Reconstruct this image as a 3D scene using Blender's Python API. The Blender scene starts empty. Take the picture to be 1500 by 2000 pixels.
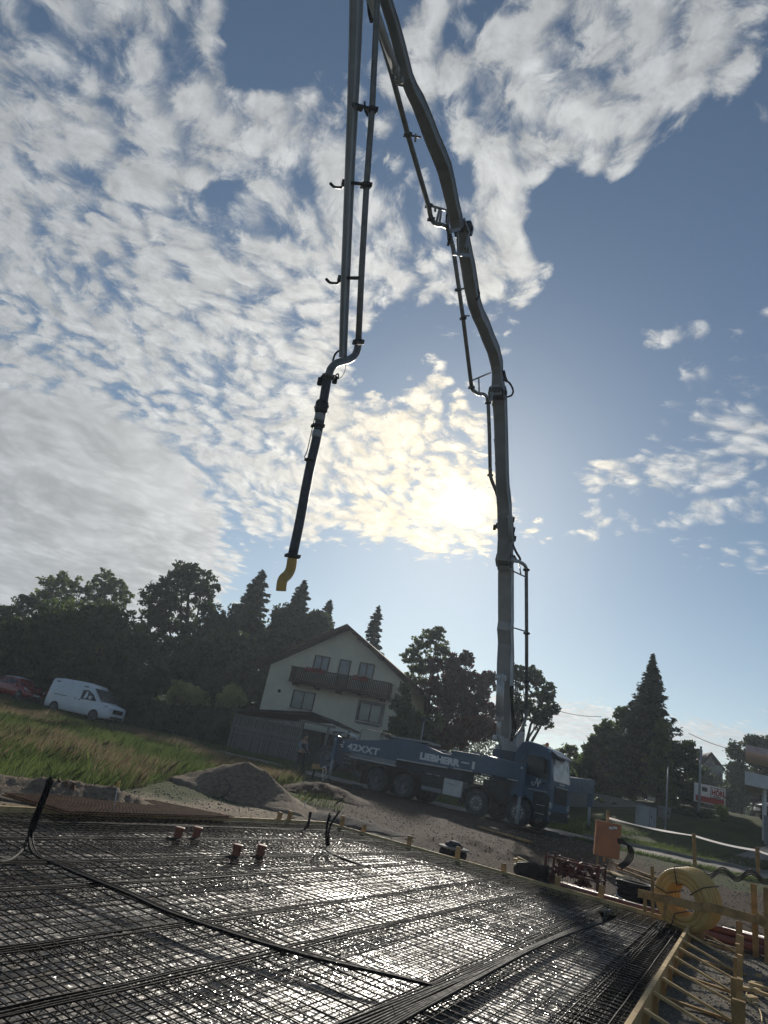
import bpy, math, random
import numpy as np
from mathutils import Vector, Matrix
random.seed(7); rng = np.random.default_rng(7)
scene = bpy.context.scene
C = scene.collection
R_ = math.radians

# ------------------------------------------------------------------ camera
FPX = 1330.0; PITCH = R_(20.2); ROLL = R_(12.0); EYE = 1.45
fw = Vector((0, math.cos(PITCH), math.sin(PITCH)))
u0 = Vector((0, -math.sin(PITCH), math.cos(PITCH))); r0 = Vector((1, 0, 0))
RT = r0*math.cos(ROLL) + u0*math.sin(ROLL); UP = -r0*math.sin(ROLL) + u0*math.cos(ROLL)
cam_d = bpy.data.cameras.new('camera'); cam = bpy.data.objects.new('camera', cam_d); C.objects.link(cam)
cam.matrix_world = Matrix(((RT.x, UP.x, -fw.x, 0), (RT.y, UP.y, -fw.y, 0), (RT.z, UP.z, -fw.z, EYE), (0, 0, 0, 1)))
cam_d.sensor_fit = 'VERTICAL'; cam_d.sensor_height = 24.0; cam_d.lens = 24.0*FPX/2000.0
cam_d.clip_start = 0.05; cam_d.clip_end = 3000
scene.camera = cam
E0 = Vector((0, 0, EYE))
def ray(x, y): return fw*FPX + RT*(x-750) + UP*(1000-y)
def PZ(x, y, z):                       # survey point of the photograph on the level z
    v = ray(x, y); return E0 + v*((z-EYE)/v.z)
def PD(x, y, dep): return E0 + ray(x, y)*(dep/FPX)
def PPL(x, y, q, n):                   # survey point on the plane through q with normal n
    v = ray(x, y); return E0 + v*((q-E0).dot(n)/v.dot(n))

# ------------------------------------------------------------------ light
SUN = ray(895, 985).normalized()
SEL = math.asin(SUN.z); SAZ = math.atan2(SUN.x, SUN.y)
sl = bpy.data.lights.new('sun', 'SUN'); sl.energy = 4.4; sl.angle = R_(1.6); sl.color = (1.0, 0.93, 0.82)
so = bpy.data.objects.new('sun', sl); C.objects.link(so)
so.rotation_mode = 'QUATERNION'; so.rotation_quaternion = SUN.to_track_quat('Z', 'Y')
scene.view_settings.view_transform = 'Standard'; scene.view_settings.look = 'None'
scene.view_settings.exposure = 0.1; scene.view_settings.gamma = 1.0

world = bpy.data.worlds.new('World'); scene.world = world; world.use_nodes = True
nt = world.node_tree; nt.nodes.clear()
class NG:
    def __init__(s, nt): s.nt = nt
    def n(s, t, **kw):
        o = s.nt.nodes.new(t)
        for k, v in kw.items(): setattr(o, k, v)
        return o
    def put(s, sock, v):
        if hasattr(v, 'is_output') or isinstance(v, bpy.types.NodeSocket): s.nt.links.new(v, sock)
        else: sock.default_value = v
    def math(s, op, a, b=0.0, c=0.0, clamp=False):
        o = s.n('ShaderNodeMath', operation=op, use_clamp=clamp)
        s.put(o.inputs[0], a); s.put(o.inputs[1], b); s.put(o.inputs[2], c); return o.outputs[0]
    def vmath(s, op, a, b=None, scale=None):
        o = s.n('ShaderNodeVectorMath', operation=op); s.put(o.inputs[0], a)
        if b is not None: s.put(o.inputs[1], b)
        if scale is not None: s.put(o.inputs[3], scale)
        return o.outputs['Value'] if op in ('DOT_PRODUCT', 'LENGTH') else o.outputs[0]
    def ramp(s, v, a, b, lo=0.0, hi=1.0, smooth=True):
        o = s.n('ShaderNodeMapRange', interpolation_type='SMOOTHSTEP' if smooth else 'LINEAR')
        s.put(o.inputs[0], v); s.put(o.inputs[1], a); s.put(o.inputs[2], b); s.put(o.inputs[3], lo); s.put(o.inputs[4], hi)
        return o.outputs[0]
    def noise(s, vec, scale, detail=5, rough=0.55, dist=0.0, lac=2.0):
        o = s.n('ShaderNodeTexNoise'); s.put(o.inputs['Vector'], vec); s.put(o.inputs['Scale'], scale)
        s.put(o.inputs['Detail'], detail); s.put(o.inputs['Roughness'], rough); s.put(o.inputs['Distortion'], dist); s.put(o.inputs['Lacunarity'], lac)
        return o
    def mix(s, f, a, b, blend='MIX'):
        o = s.n('ShaderNodeMix', data_type='RGBA', blend_type=blend)
        s.put(o.inputs[0], f); s.put(o.inputs[6], a); s.put(o.inputs[7], b); return o.outputs[2]
G = NG(nt)
tc = G.n('ShaderNodeTexCoord'); dirv = G.vmath('NORMALIZE', tc.outputs['Generated'])
sep = G.n('ShaderNodeSeparateXYZ'); G.put(sep.inputs[0], dirv)
zc = G.math('ADD', G.math('MAXIMUM', sep.outputs[2], 0.0), 0.16)
cb = G.n('ShaderNodeCombineXYZ'); G.put(cb.inputs[0], G.math('DIVIDE', sep.outputs[0], zc)); G.put(cb.inputs[1], G.math('DIVIDE', sep.outputs[1], zc))
pv = cb.outputs[0]
# cloud fields: (pixel surveyed in the photo, angular radius in px, weight); turned into fixed sky directions
CL = [(100,140,330,.9),(330,130,230,.8),(220,330,230,.8),(90,480,300,.9),(250,440,200,.8),(60,640,150,.35),(560,300,150,.75),(640,160,170,.5),
 (480,330,110,.6),(600,370,130,.5),(560,560,200,.9),(430,500,120,.5),(720,540,170,.8),(350,650,140,.75),(480,690,190,.6),(150,760,230,.8),(320,790,230,.7),
 (540,840,210,.9),(620,780,170,.5),(700,930,210,.7),(860,870,140,.75),(830,1010,170,.8),(620,1000,170,.7),(900,1010,120,.5),(520,1040,120,.3),(790,1060,90,.3),
 (200,980,300,1.5),(60,1080,300,1.3),(330,1080,150,.9),(-150,900,400,1.2),
 (1010,70,150,.6),(1130,70,170,.8),(1290,60,210,.85),(1440,80,110,.5),(1010,200,160,.7),(1150,190,170,.8),(970,300,120,.75),(1220,300,80,.6),(850,120,120,.7),
 (830,240,110,.4),(860,470,150,.7),(1000,520,110,.8),(1060,540,60,.4),(980,410,60,.6),(1030,405,30,.5),(1250,665,45,.55),(1290,650,45,.6),(1350,642,40,.45),
 (1150,925,44,0.80),(1204,922,44,0.80),(1258,918,44,0.80),(1312,915,44,0.80),(1366,911,44,0.80),(1420,908,44,0.80),(1160,1022,34,0.75),(1213,1025,34,0.75),(1267,1027,34,0.75),(1320,1030,34,0.75),(1375,1012,44,0.70),(1400,965,45,0.50),(1475,985,50,0.60),(1340,1075,46,0.62),(1393,1083,46,0.62),(1447,1092,46,0.62),(1500,1100,46,0.62),(1050,1045,34,0.70),(1110,1057,34,0.70),(1170,1068,34,0.70),(1230,1080,34,0.70),(1100,1112,38,0.70),(1280,1100,36,0.60),(1345,1105,30,0.55),
 (1430,760,120,.32),(1480,850,90,.35),(1490,860,50,.4),(820,730,60,.6),(840,770,40,.3),(1000,760,60,.3),(720,820,60,.5),(700,480,90,.4),(1000,1060,80,.4)]
HO = [(545,55,110,.9),(620,50,60,.6),(470,110,60,.4),(505,190,70,.45),(330,330,60,.5),(240,210,50,.5),(390,400,60,.7),(470,410,80,.6),(560,430,50,.3),(110,60,50,.4),(60,20,40,.3),(140,270,40,.4),
 (200,660,90,.7),(90,660,80,.5),(230,700,60,.5),(50,740,60,.2),(420,610,50,.4),(750,700,110,.6),(780,880,60,.4),(450,960,60,.6),(430,1040,60,.7),(700,1130,140,.9),(560,1110,90,.7),(905,60,45,.5),(910,200,45,.6),(890,340,60,.7),
 (1060,150,35,.5),(1200,140,40,.4),(940,110,50,.4),(800,620,80,.5),(1180,520,160,.9),(1100,420,90,.6),(1350,450,200,1),(1150,750,160,.8),(1060,860,120,.7),(300,240,50,.4),(380,480,60,.35),(340,720,30,.3),(160,900,20,.1),(250,870,60,.25),
 (1050,1180,200,.8),(1300,1200,200,.9),(800,1180,150,.8)]
acc = None
for lst, sg in ((CL, 1), (HO, -1)):
    for (x, y, r, w) in lst:
        v = ray(x, y).normalized()
        a = math.atan(r*1.12/ray(x, y).length)
        t = G.ramp(G.vmath('DOT_PRODUCT', dirv, tuple(v)), math.cos(a), math.cos(a*0.25), 0.0, w*(1.0 if sg > 0 else -1.3))
        acc = t if acc is None else G.math('ADD', acc, t)
# low cloud bars above the right horizon
low = G.ramp(sep.outputs[2], 0.06, 0.10, 0.0, 1.0); low = G.math('MULTIPLY', low, G.ramp(sep.outputs[2], 0.12, 0.15, 1.0, 0.0))
east = G.ramp(sep.outputs[0], 0.12, 0.24, 0.0, 1.25)
low = G.math('MULTIPLY', low, east)
warp = G.noise(pv, 1.1, 3, 0.5)
wv = G.vmath('SCALE', G.vmath('SUBTRACT', warp.outputs['Color'], (0.5, 0.5, 0.5)), scale=0.45)
pw = G.vmath('ADD', pv, wv)
n1 = G.noise(pw, 6.5, 10, 0.64)
n2 = G.noise(pw, 21.0, 8, 0.68, 0.4)
vor = G.n('ShaderNodeTexVoronoi', feature='SMOOTH_F1'); G.put(vor.inputs['Vector'], G.vmath('ADD', pw, G.vmath('SCALE', n2.outputs['Color'], scale=0.07))); vor.inputs['Scale'].default_value = 21.0; vor.inputs['Smoothness'].default_value = 0.55
cell = G.ramp(vor.outputs['Distance'], 0.1, 0.75, 0.42, -0.52, smooth=False)
cov = G.math('MINIMUM', acc, 0.95)
# big smooth bank low on the left: less cell structure there
bankv = ray(60, 1120).normalized()
bank = G.ramp(G.vmath('DOT_PRODUCT', dirv, tuple(bankv)), math.cos(0.265), math.cos(0.20))
fld = G.math('MULTIPLY_ADD', G.math('SUBTRACT', n1.outputs[0], 0.5), G.ramp(bank, 0, 1, 2.1, 0.8), G.math('MULTIPLY', cell, G.ramp(bank, 0, 1, 1.0, 0.12)))
fld = G.math('MULTIPLY_ADD', G.math('SUBTRACT', n2.outputs[0], 0.5), G.ramp(bank, 0, 1, 1.5, 0.1), fld)
fld = G.math('ADD', fld, G.math('MULTIPLY', cov, 0.95))
fld = G.math('ADD', fld, G.math('MULTIPLY', low, 0.9))
fld = G.math('ADD', fld, G.math('MULTIPLY', bank, 0.35))
right = G.math('MULTIPLY', G.ramp(sep.outputs[0], 0.22, 0.38), G.ramp(sep.outputs[2], 0.66, 0.52))
dens = G.math('MULTIPLY', G.ramp(fld, G.ramp(right, 0, 1, 0.12, 0.0), G.ramp(right, 0, 1, 0.95, 1.25)), G.ramp(right, 0, 1, 0.97, 0.9))                 # opacity
thick = G.ramp(fld, 0.9, 1.7)                # grey undersides where thick
sky = G.n('ShaderNodeTexSky', sky_type='NISHITA', sun_disc=False, sun_elevation=SEL, sun_rotation=SAZ, altitude=400, air_density=1.0, dust_density=0.25, ozone_density=3.0)
mu = G.vmath('DOT_PRODUCT', dirv, tuple(SUN))
mup = G.math('MAXIMUM', mu, 0.0)
skyc = G.vmath('MULTIPLY', sky.outputs[0], (0.064, 0.066, 0.062))
g1 = G.math('POWER', mup, 9.0); g2 = G.math('POWER', mup, 70.0); g3 = G.math('POWER', mup, 2200.0)
base = G.vmath('ADD', (0.365, 0.385, 0.405), G.vmath('SCALE', (0.42, 0.39, 0.33), scale=g1))
base = G.vmath('ADD', base, G.vmath('SCALE', (0.62, 0.40, 0.05), scale=g2))
base = G.vmath('ADD', base, G.vmath('SCALE', (1.5, 1.2, 0.55), scale=g3))
shade = G.ramp(thick, 0, 1, 1.06, 0.92)
fine = G.noise(pw, 34.0, 4, 0.6)
shade = G.math('MULTIPLY', shade, G.math('ADD', 1.0, G.math('MULTIPLY', G.math('SUBTRACT', fine.outputs[0], 0.5), G.ramp(bank, 0, 1, 0.45, 0.08))))
bn = G.noise(pv, 3.2, 4, 0.5, 1.2)
shade = G.math('MULTIPLY', shade, G.math('ADD', 1.0, G.math('MULTIPLY', bank, G.ramp(bn.outputs[0], 0.35, 0.65, -0.22, 0.10))))
fur = G.noise(G.vmath('ADD', pw, (3.1, 1.7, 0)), 15.0, 7, 0.66, 0.8)
shade = G.math('MULTIPLY', shade, G.math('ADD', 1.0, G.math('MULTIPLY', G.math('SUBTRACT', fur.outputs[0], 0.5), G.ramp(bank, 0, 1, 1.0, 0.15))))
shade = G.math('MULTIPLY', shade, G.ramp(vor.outputs['Distance'], 0.15, 0.75, 1.06, 0.88))
cloudc = G.vmath('SCALE', base, scale=shade)
# thin veil around the sun
veil = G.math('MULTIPLY_ADD', G.math('POWER', mup, 40.0), 0.15, G.math('MULTIPLY', G.math('POWER', mup, 5000.0), 1.0))
skyc = G.vmath('ADD', skyc, G.vmath('SCALE', (1.0, 0.97, 0.85), scale=veil))
skyc = G.vmath('ADD', skyc, G.vmath('SCALE', (1.0, 0.98, 0.94), scale=G.ramp(sep.outputs[2], 0.0, 0.42, 0.085, 0.0)))
final = G.mix(dens, skyc, cloudc)
bg = G.n('ShaderNodeBackground'); G.put(bg.inputs[0], final); bg.inputs[1].default_value = 1.0
out = G.n('ShaderNodeOutputWorld'); nt.links.new(bg.outputs[0], out.inputs[0])
world.cycles.sampling_method = 'MANUAL'; world.cycles.sample_map_resolution = 512

# ------------------------------------------------------------------ helpers
def tag(o, label=None, cat=None, group=None, kind=None):
    if label: o['label'] = label
    if cat: o['category'] = cat
    if group: o['group'] = group
    if kind: o['kind'] = kind
    return o
def V(*a): return Vector(a)
class MB:
    """collects shapes; build() links them as one mesh object"""
    def __init__(s): s.v = []; s.f = []; s.m = []; s.cur = 0; s.sm = []; s.smooth = False
    def add(s, vs, fs):
        b = len(s.v); s.v += [tuple(v) for v in vs]
        for f in fs: s.f.append(tuple(b+i for i in f)); s.m.append(s.cur); s.sm.append(s.smooth)
        return s
    def box(s, c, size, rot=None, taper=1.0):
        c = Vector(c); h = Vector(size)*0.5; vs = []
        for z in (-1, 1):
            k = taper if z > 0 else 1.0
            for (x, y) in ((-1, -1), (1, -1), (1, 1), (-1, 1)):
                p = Vector((x*h.x*k, y*h.y*k, z*h.z)); vs.append(c + (rot @ p if rot else p))
        return s.add(vs, [(0, 3, 2, 1), (4, 5, 6, 7), (0, 1, 5, 4), (1, 2, 6, 5), (2, 3, 7, 6), (3, 0, 4, 7)])
    def bar(s, a, b, w, h, side=None):
        """rectangular bar a->b; w along side, h along the third direction"""
        a = Vector(a); b = Vector(b); d = (b-a).normalized()
        side = Vector(side) if side is not None else (d.cross(V(0, 0, 1)) if abs(d.z) < .97 else V(1, 0, 0))
        side = (side - d*side.dot(d)).normalized(); t = d.cross(side)
        vs = []
        for p in (a, b):
            for (i, j) in ((-1, -1), (1, -1), (1, 1), (-1, 1)): vs.append(p + side*(i*w/2) + t*(j*h/2))
        return s.add(vs, [(0, 3, 2, 1), (4, 5, 6, 7), (0, 1, 5, 4), (1, 2, 6, 5), (2, 3, 7, 6), (3, 0, 4, 7)])
    def tube(s, pts, r, n=8, cap=True, radii=None):
        pts = [Vector(p) for p in pts]; N = len(pts); sm = s.smooth; s.smooth = True
        d0 = (pts[1]-pts[0]).normalized(); x = d0.orthogonal().normalized(); vs = []
        for i, p in enumerate(pts):
            d = (pts[min(i+1, N-1)] - pts[max(i-1, 0)]).normalized()
            x = (x - d*x.dot(d)).normalized(); y = d.cross(x); rr = radii[i] if radii else r
            for k in range(n):
                a = 2*math.pi*k/n; vs.append(p + (x*math.cos(a) + y*math.sin(a))*rr)
        fs = [(i*n+k, i*n+(k+1) % n, (i+1)*n+(k+1) % n, (i+1)*n+k) for i in range(N-1) for k in range(n)]
        s.add(vs, fs); s.smooth = False
        if cap: b = len(s.v)-N*n; s.f += [tuple(b+k for k in range(n))[::-1], tuple(b+(N-1)*n+k for k in range(n))]; s.m += [s.cur]*2; s.sm += [False]*2
        s.smooth = sm; return s
    def cyl(s, a, b, r, n=12, r2=None): return s.tube([a, b], r, n, True, [r, r if r2 is None else r2])
    def lathe(s, a, axis, prof, n=20, cap=True):
        """prof: (distance along axis, radius)"""
        a = Vector(a); d = Vector(axis).normalized(); x = d.orthogonal().normalized(); y = d.cross(x); vs = []
        for (t, r) in prof:
            for k in range(n): an = 2*math.pi*k/n; vs.append(a + d*t + (x*math.cos(an) + y*math.sin(an))*r)
        N = len(prof); sm = s.smooth; s.smooth = False
        s.add(vs, [(i*n+k, i*n+(k+1) % n, (i+1)*n+(k+1) % n, (i+1)*n+k) for i in range(N-1) for k in range(n)] + ([tuple(range(n))[::-1], tuple((N-1)*n+k for k in range(n))] if cap else []))
        s.smooth = sm; return s
    def prism(s, poly, axis):
        """closed polygon (3D points) swept along axis vector"""
        ax = Vector(axis); n = len(poly); vs = [Vector(p) for p in poly] + [Vector(p)+ax for p in poly]
        return s.add(vs, [tuple(range(n))[::-1], tuple(range(n, 2*n))] + [(i, (i+1) % n, n+(i+1) % n, n+i) for i in range(n)])
    def sweep(s, rings):
        n = len(rings[0]); vs = [p for r in rings for p in r]; N = len(rings)
        return s.add(vs, [(i*n+k, i*n+(k+1) % n, (i+1)*n+(k+1) % n, (i+1)*n+k) for i in range(N-1) for k in range(n)] + [tuple(range(n))[::-1], tuple((N-1)*n+k for k in range(n))])
    def build(s, name, mats, parent=None, world_pts=False, bevel=0.0):
        me = bpy.data.meshes.new(name)
        vs = s.v
        if world_pts and parent is not None:
            inv = wm(parent).inverted(); vs = [tuple(inv @ Vector(p)) for p in vs]
        me.from_pydata(vs, [], s.f)
        mats = mats if isinstance(mats, (list, tuple)) else [mats]
        for m in mats: me.materials.append(m)
        me.polygons.foreach_set('material_index', s.m); me.polygons.foreach_set('use_smooth', s.sm)
        me.update()
        o = bpy.data.objects.new(name, me); C.objects.link(o)
        if parent is not None: o.parent = parent
        if bevel:
            b = o.modifiers.new('bevel', 'BEVEL'); b.width = bevel; b.segments = 2; b.limit_method = 'ANGLE'; b.angle_limit = R_(40)
        return o
def wm(o):
    m = o.matrix_basis.copy()
    while o.parent: o = o.parent; m = o.matrix_basis @ m
    return m
def empty(name, loc, rz=0, label=None, cat=None, group=None):
    o = bpy.data.objects.new(name, None); C.objects.link(o); o.location = loc; o.rotation_euler = (0, 0, rz)
    o.empty_display_size = 0.2
    return tag(o, label, cat, group)
def copy_tree(o, parent=None):
    c = o.copy(); C.objects.link(c); c.parent = parent
    for ch in [k for k in C.objects if k.parent is o]: copy_tree(ch, c)
    return c

# ------------------------------------------------------------------ materials
def mat(name, col, rough=0.7, metal=0.0, var=0.18, scale=3.0, bump=0.0, bscale=30.0, col2=None, coords='Object', spec=0.5, coat=0.0, transl=0.0):
    m = bpy.data.materials.new(name); m.use_nodes = True; t = m.node_tree; t.nodes.clear(); g = NG(t)
    co = g.n('ShaderNodeTexCoord').outputs[coords]
    b = g.n('ShaderNodeBsdfPrincipled'); o = g.n('ShaderNodeOutputMaterial')
    c1 = (*col, 1); c2 = (*(col2 if col2 else [max(0, x*(1-2*var)) for x in col]), 1)
    nz = g.noise(co, scale, 6, 0.62, 0.2)
    g.put(b.inputs['Base Color'], g.mix(g.ramp(nz.outputs[0], 0.35, 0.68), c1, c2))
    nr = g.noise(co, scale*2.7, 4, 0.6)
    g.put(b.inputs['Roughness'], g.ramp(nr.outputs[0], 0.3, 0.7, max(0.02, rough-0.1), min(1, rough+0.1)))
    b.inputs['Metallic'].default_value = metal; b.inputs['Specular IOR Level'].default_value = spec
    b.inputs['Coat Weight'].default_value = coat; b.inputs['Coat Roughness'].default_value = 0.12
    if bump:
        bn = g.n('ShaderNodeBump'); bn.inputs['Strength'].default_value = bump; bn.inputs['Distance'].default_value = 0.05
        g.put(bn.inputs['Height'], g.noise(co, bscale, 5, 0.65).outputs[0]); g.put(b.inputs['Normal'], bn.outputs[0])
    if transl:
        tr = g.n('ShaderNodeBsdfTranslucent'); g.put(tr.inputs[0], g.mix(g.ramp(nz.outputs[0], 0.35, 0.68), tuple(min(1, c*1.6) for c in c1[:3])+(1,), tuple(min(1, c*1.5) for c in c2[:3])+(1,)))
        ms = g.n('ShaderNodeMixShader'); ms.inputs[0].default_value = transl
        t.links.new(b.outputs[0], ms.inputs[1]); t.links.new(tr.outputs[0], ms.inputs[2]); t.links.new(ms.outputs[0], o.inputs[0])
    else: t.links.new(b.outputs[0], o.inputs[0])
    return m
M = dict(
 blue=mat('truck_blue', (0.016, 0.078, 0.155), 0.42, var=.15, scale=1.5, coat=.15),
 bluedk=mat('truck_dark_blue', (0.012, 0.04, 0.09), 0.45, var=.2, scale=2),
 white=mat('white_paint', (0.72, 0.73, 0.74), 0.35, var=.04, scale=2, coat=.3),
 boomw=mat('boom_grey_white', (0.31, 0.335, 0.35), 0.48, var=.12, scale=1.2),
 boomg=mat('boom_grey', (0.20, 0.22, 0.24), 0.5, var=.14, scale=1.2),
 pipe=mat('steel_pipe_grey', (0.15, 0.165, 0.165), 0.5, metal=.2, var=.2, scale=4),
 iron=mat('dark_iron', (0.035, 0.037, 0.04), 0.5, metal=.5, var=.3, scale=6),
 black=mat('black_plastic', (0.008, 0.008, 0.009), 0.7, var=.3, scale=8, spec=.08),
 rubber=mat('rubber', (0.06, 0.06, 0.063), 0.75, var=.35, scale=7, bump=.15),
 hose=mat('rubber_hose', (0.030, 0.042, 0.066), 0.55, var=.3, scale=5),
 yellow=mat('yellow_rubber', (0.56, 0.36, 0.10), 0.6, var=.12, scale=4),
 glass=mat('dark_glass', (0.02, 0.028, 0.035), 0.1, var=.2, spec=.4),
 pane=mat('window_glass', (0.09, 0.115, 0.14), 0.12, var=.25, scale=.8, spec=.9),
 screen=mat('tinted_screen', (0.05, 0.065, 0.075), 0.12, var=.3, scale=1.5, spec=.6),
 chrome=mat('bright_metal', (0.55, 0.56, 0.57), 0.3, metal=.9, var=.1),
 alu=mat('aluminium_sheet', (0.5, 0.51, 0.52), 0.42, metal=.5, var=.1, scale=3),
 wood=mat('pale_timber', (0.48, 0.30, 0.13), 0.75, var=.22, scale=5, bump=.15, bscale=40, spec=.12),
 woodl=mat('new_pine', (0.60, 0.42, 0.20), 0.7, var=.2, scale=4, bump=.12, bscale=50, spec=.12),
 wooddk=mat('weathered_boards', (0.22, 0.205, 0.185), 0.85, var=.12, scale=9, bump=.2, bscale=20, spec=.12),
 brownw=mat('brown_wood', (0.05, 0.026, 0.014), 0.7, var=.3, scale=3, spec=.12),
 plaster=mat('cream_plaster', (0.70, 0.63, 0.50), 0.9, var=.06, scale=.7, bump=.1, bscale=60, spec=.12),
 rooft=mat('dark_roof', (0.045, 0.04, 0.04), 0.85, var=.3, scale=2, spec=.12),
 red=mat('red_car_paint', (0.30, 0.008, 0.014), 0.3, var=.12, coat=.6),
 redpipe=mat('red_brown_pvc', (0.17, 0.048, 0.034), 0.5, var=.2, scale=5),
 orange=mat('orange_brown_pvc', (0.22, 0.066, 0.034), 0.6, var=.14, scale=5),
 orbox=mat('orange_board', (0.52, 0.18, 0.065), 0.6, var=.12, scale=3),
 redrust=mat('red_brown_steel', (0.17, 0.035, 0.022), 0.6, metal=.2, var=.4, scale=8),
 rust=mat('rusty_bar', (0.026, 0.017, 0.012), 0.7, var=.4, scale=14, spec=.18),
 rim=mat('rim_grey', (0.16, 0.165, 0.175), 0.6, var=.1),
 rustm=mat('brown_rusty_mesh', (0.16, 0.080, 0.045), 0.8, metal=.0, var=.3, scale=9, spec=.12),
 coil=mat('cream_yellow_pipe', (0.62, 0.40, 0.13), 0.6, var=.1, scale=4),
 tape=mat('pale_tape', (0.75, 0.70, 0.66), 0.5, var=.06, transl=.4),
 concrete=mat('grey_concrete', (0.22, 0.22, 0.21), 0.85, var=.15, scale=2, bump=.15, bscale=30, spec=.12),
 gravel=mat('gravel', (0.30, 0.27, 0.23), 0.9, var=.28, scale=7, bump=.9, bscale=28, col2=(0.12, 0.105, 0.09), spec=.12),
 pile=mat('gravel_pile', (0.27, 0.205, 0.145), 0.95, var=.3, scale=9, bump=1.0, bscale=22, col2=(0.14, 0.105, 0.075), spec=.12),
 rubble=mat('grey_rubble', (0.10, 0.092, 0.082), 0.95, var=.35, scale=9, bump=1.0, bscale=22, col2=(.045, .04, .036), spec=.12),
 soil=mat('brown_soil', (0.11, 0.065, 0.042), 0.95, var=.3, scale=5, bump=.8, bscale=15, spec=.12),
 sign=mat('sign_white', (0.70, 0.70, 0.70), 0.5, var=.03), signred=mat('sign_red', (0.36, 0.04, 0.04), 0.5, var=.05), signdk=mat('sign_dark', (0.05, 0.05, 0.055), 0.5),
 lamp=mat('headlamp_glass', (0.5, 0.53, 0.56), 0.1, var=.2, spec=.9),
 skin=mat('skin', (0.42, 0.24, 0.17), 0.6, var=.06), cloth=mat('dark_cloth', (0.022, 0.025, 0.035), 0.9, var=.2), shirt=mat('grey_blue_shirt', (0.28, 0.31, 0.36), 0.9, var=.1), hair=mat('brown_hair', (0.03, 0.02, 0.014), 0.8),
 pinkfas=mat('pink_fascia', (0.42, 0.33, 0.34), 0.6, var=.06), lightwall=mat('light_render', (0.62, 0.60, 0.58), 0.8, var=.05),
 flower=mat('red_flowers', (0.30, 0.02, 0.02), 0.8, var=.3, scale=10), orl=mat('orange_lens', (0.7, 0.16, 0.02), 0.3), green=mat('green_leaves', (0.06, 0.11, 0.025), 0.6, transl=.4),
)
def leafmat(name, a, b, tr=.45): return mat(name, a, 0.55, var=.2, scale=.8, col2=b, transl=tr, spec=.3)
L = dict(
 dark=leafmat('leaf_dark_green', (0.055, 0.082, 0.026), (0.028, 0.045, 0.017), .42),
 mid=leafmat('leaf_mid_green', (0.080, 0.118, 0.032), (0.042, 0.066, 0.022), .48),
 light=leafmat('leaf_light_green', (0.115, 0.150, 0.040), (0.060, 0.085, 0.026), .5),
 birch=leafmat('leaf_birch', (0.125, 0.150, 0.060), (0.070, 0.090, 0.036), .5),
 yellow=leafmat('leaf_yellow_green', (0.36, 0.36, 0.13), (0.20, 0.21, 0.08), .5),
 red=leafmat('leaf_copper_beech', (0.085, 0.028, 0.032), (0.034, 0.020, 0.022), .42),
 rust=leafmat('leaf_red_maple', (0.16, 0.035, 0.022), (0.08, 0.022, 0.016), .45),
 conif=leafmat('needle_green', (0.030, 0.050, 0.026), (0.016, 0.030, 0.018), .2),
 grass=leafmat('grass_blade', (0.095, 0.128, 0.038), (0.050, 0.078, 0.022), .42),
 seed=leafmat('grass_seed_head', (0.22, 0.165, 0.11), (0.15, 0.115, 0.07), .4),
)
bark = mat('bark', (0.06, 0.045, 0.035), 0.95, var=.3, scale=4, bump=.6, bscale=12)

# ------------------------------------------------------------------ slab outline and terrain
CQ = PZ(1345, 1803, 0); CB = PZ(640, 1605, 0); A0 = PZ(0, 1582, 0); C2 = PZ(1218, 2000, 0)
dC = (C2-CQ).normalized(); dB = (CB-CQ).normalized(); dA = (A0-PZ(560, 1606, 0)).normalized()
nC = V(-dC.y, dC.x, 0); nC = nC if nC.dot(V(1, -.5, 0)) > 0 else -nC        # outward of each side
nB = V(-dB.y, dB.x, 0); nB = nB if nB.y > 0 else -nB
nA = V(-dA.y, dA.x, 0); nA = nA if nA.x < 0 else -nA
poly = [CQ, CB, CB+dA*17, CQ+dC*17]
def slab_dist(x, y):
    """distance outside the slab (arrays)"""
    d = [(x-CQ.x)*nC.x + (y-CQ.y)*nC.y, (x-CQ.x)*nB.x + (y-CQ.y)*nB.y, (x-CB.x)*nA.x + (y-CB.y)*nA.y]
    return np.maximum(np.maximum(d[0], d[1]), d[2])
anch = [(0, -5, -.25), (3, 5, -.25), (6, 8, -.25), (9, 12, -.25), (-4, 14, -.05), (-9, 11, -.05), (-2, 19, -.05), (2, 20, -.05), (6, 18, -.1), (10, 17, -.15), (14, 18, .0), (18, 14, .1),
 (-14, 12, .05), (-25, 5, .15), (-8, 22, .2), (3, 25, .3), (8, 23, .3), (12, 22, .35), (2, 31.5, .40), (7.2, 27.8, .40), (9, 33, .45), (-1.35, 34.8, .47), (12, 27, .42), (16, 24.5, .5), (20, 22, .6),
 (-12, 33, .45), (-6, 40, .55), (2, 45, .7), (-6, 52, .8), (4, 52, .8), (-16, 47, .55), (-25, 50, .8), (-35, 50, 1.0), (15, 34, 1.0), (18, 36, 2.1), (24, 34, 2.6), (28, 40, 3.0), (20, 45, 2.8), (12, 45, 1.2), (35, 50, 3.5), (35, 30, 2.6),
 (-60, 80, 1.5), (0, 100, 1.0), (60, 90, 4), (-70, 10, .5), (60, 0, 1.0), (0, -40, -.3)]
AN = np.array(anch, float)
def tps(r2): return 0.5*r2*np.log(r2+1e-9)
_K = tps(((AN[:, None, :2]-AN[None, :, :2])**2).sum(-1)) + np.eye(len(AN))*6.0
_P = np.c_[np.ones(len(AN)), AN[:, :2]]
_S = np.linalg.solve(np.block([[_K, _P], [_P.T, np.zeros((3, 3))]]), np.r_[AN[:, 2], 0, 0, 0])
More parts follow.
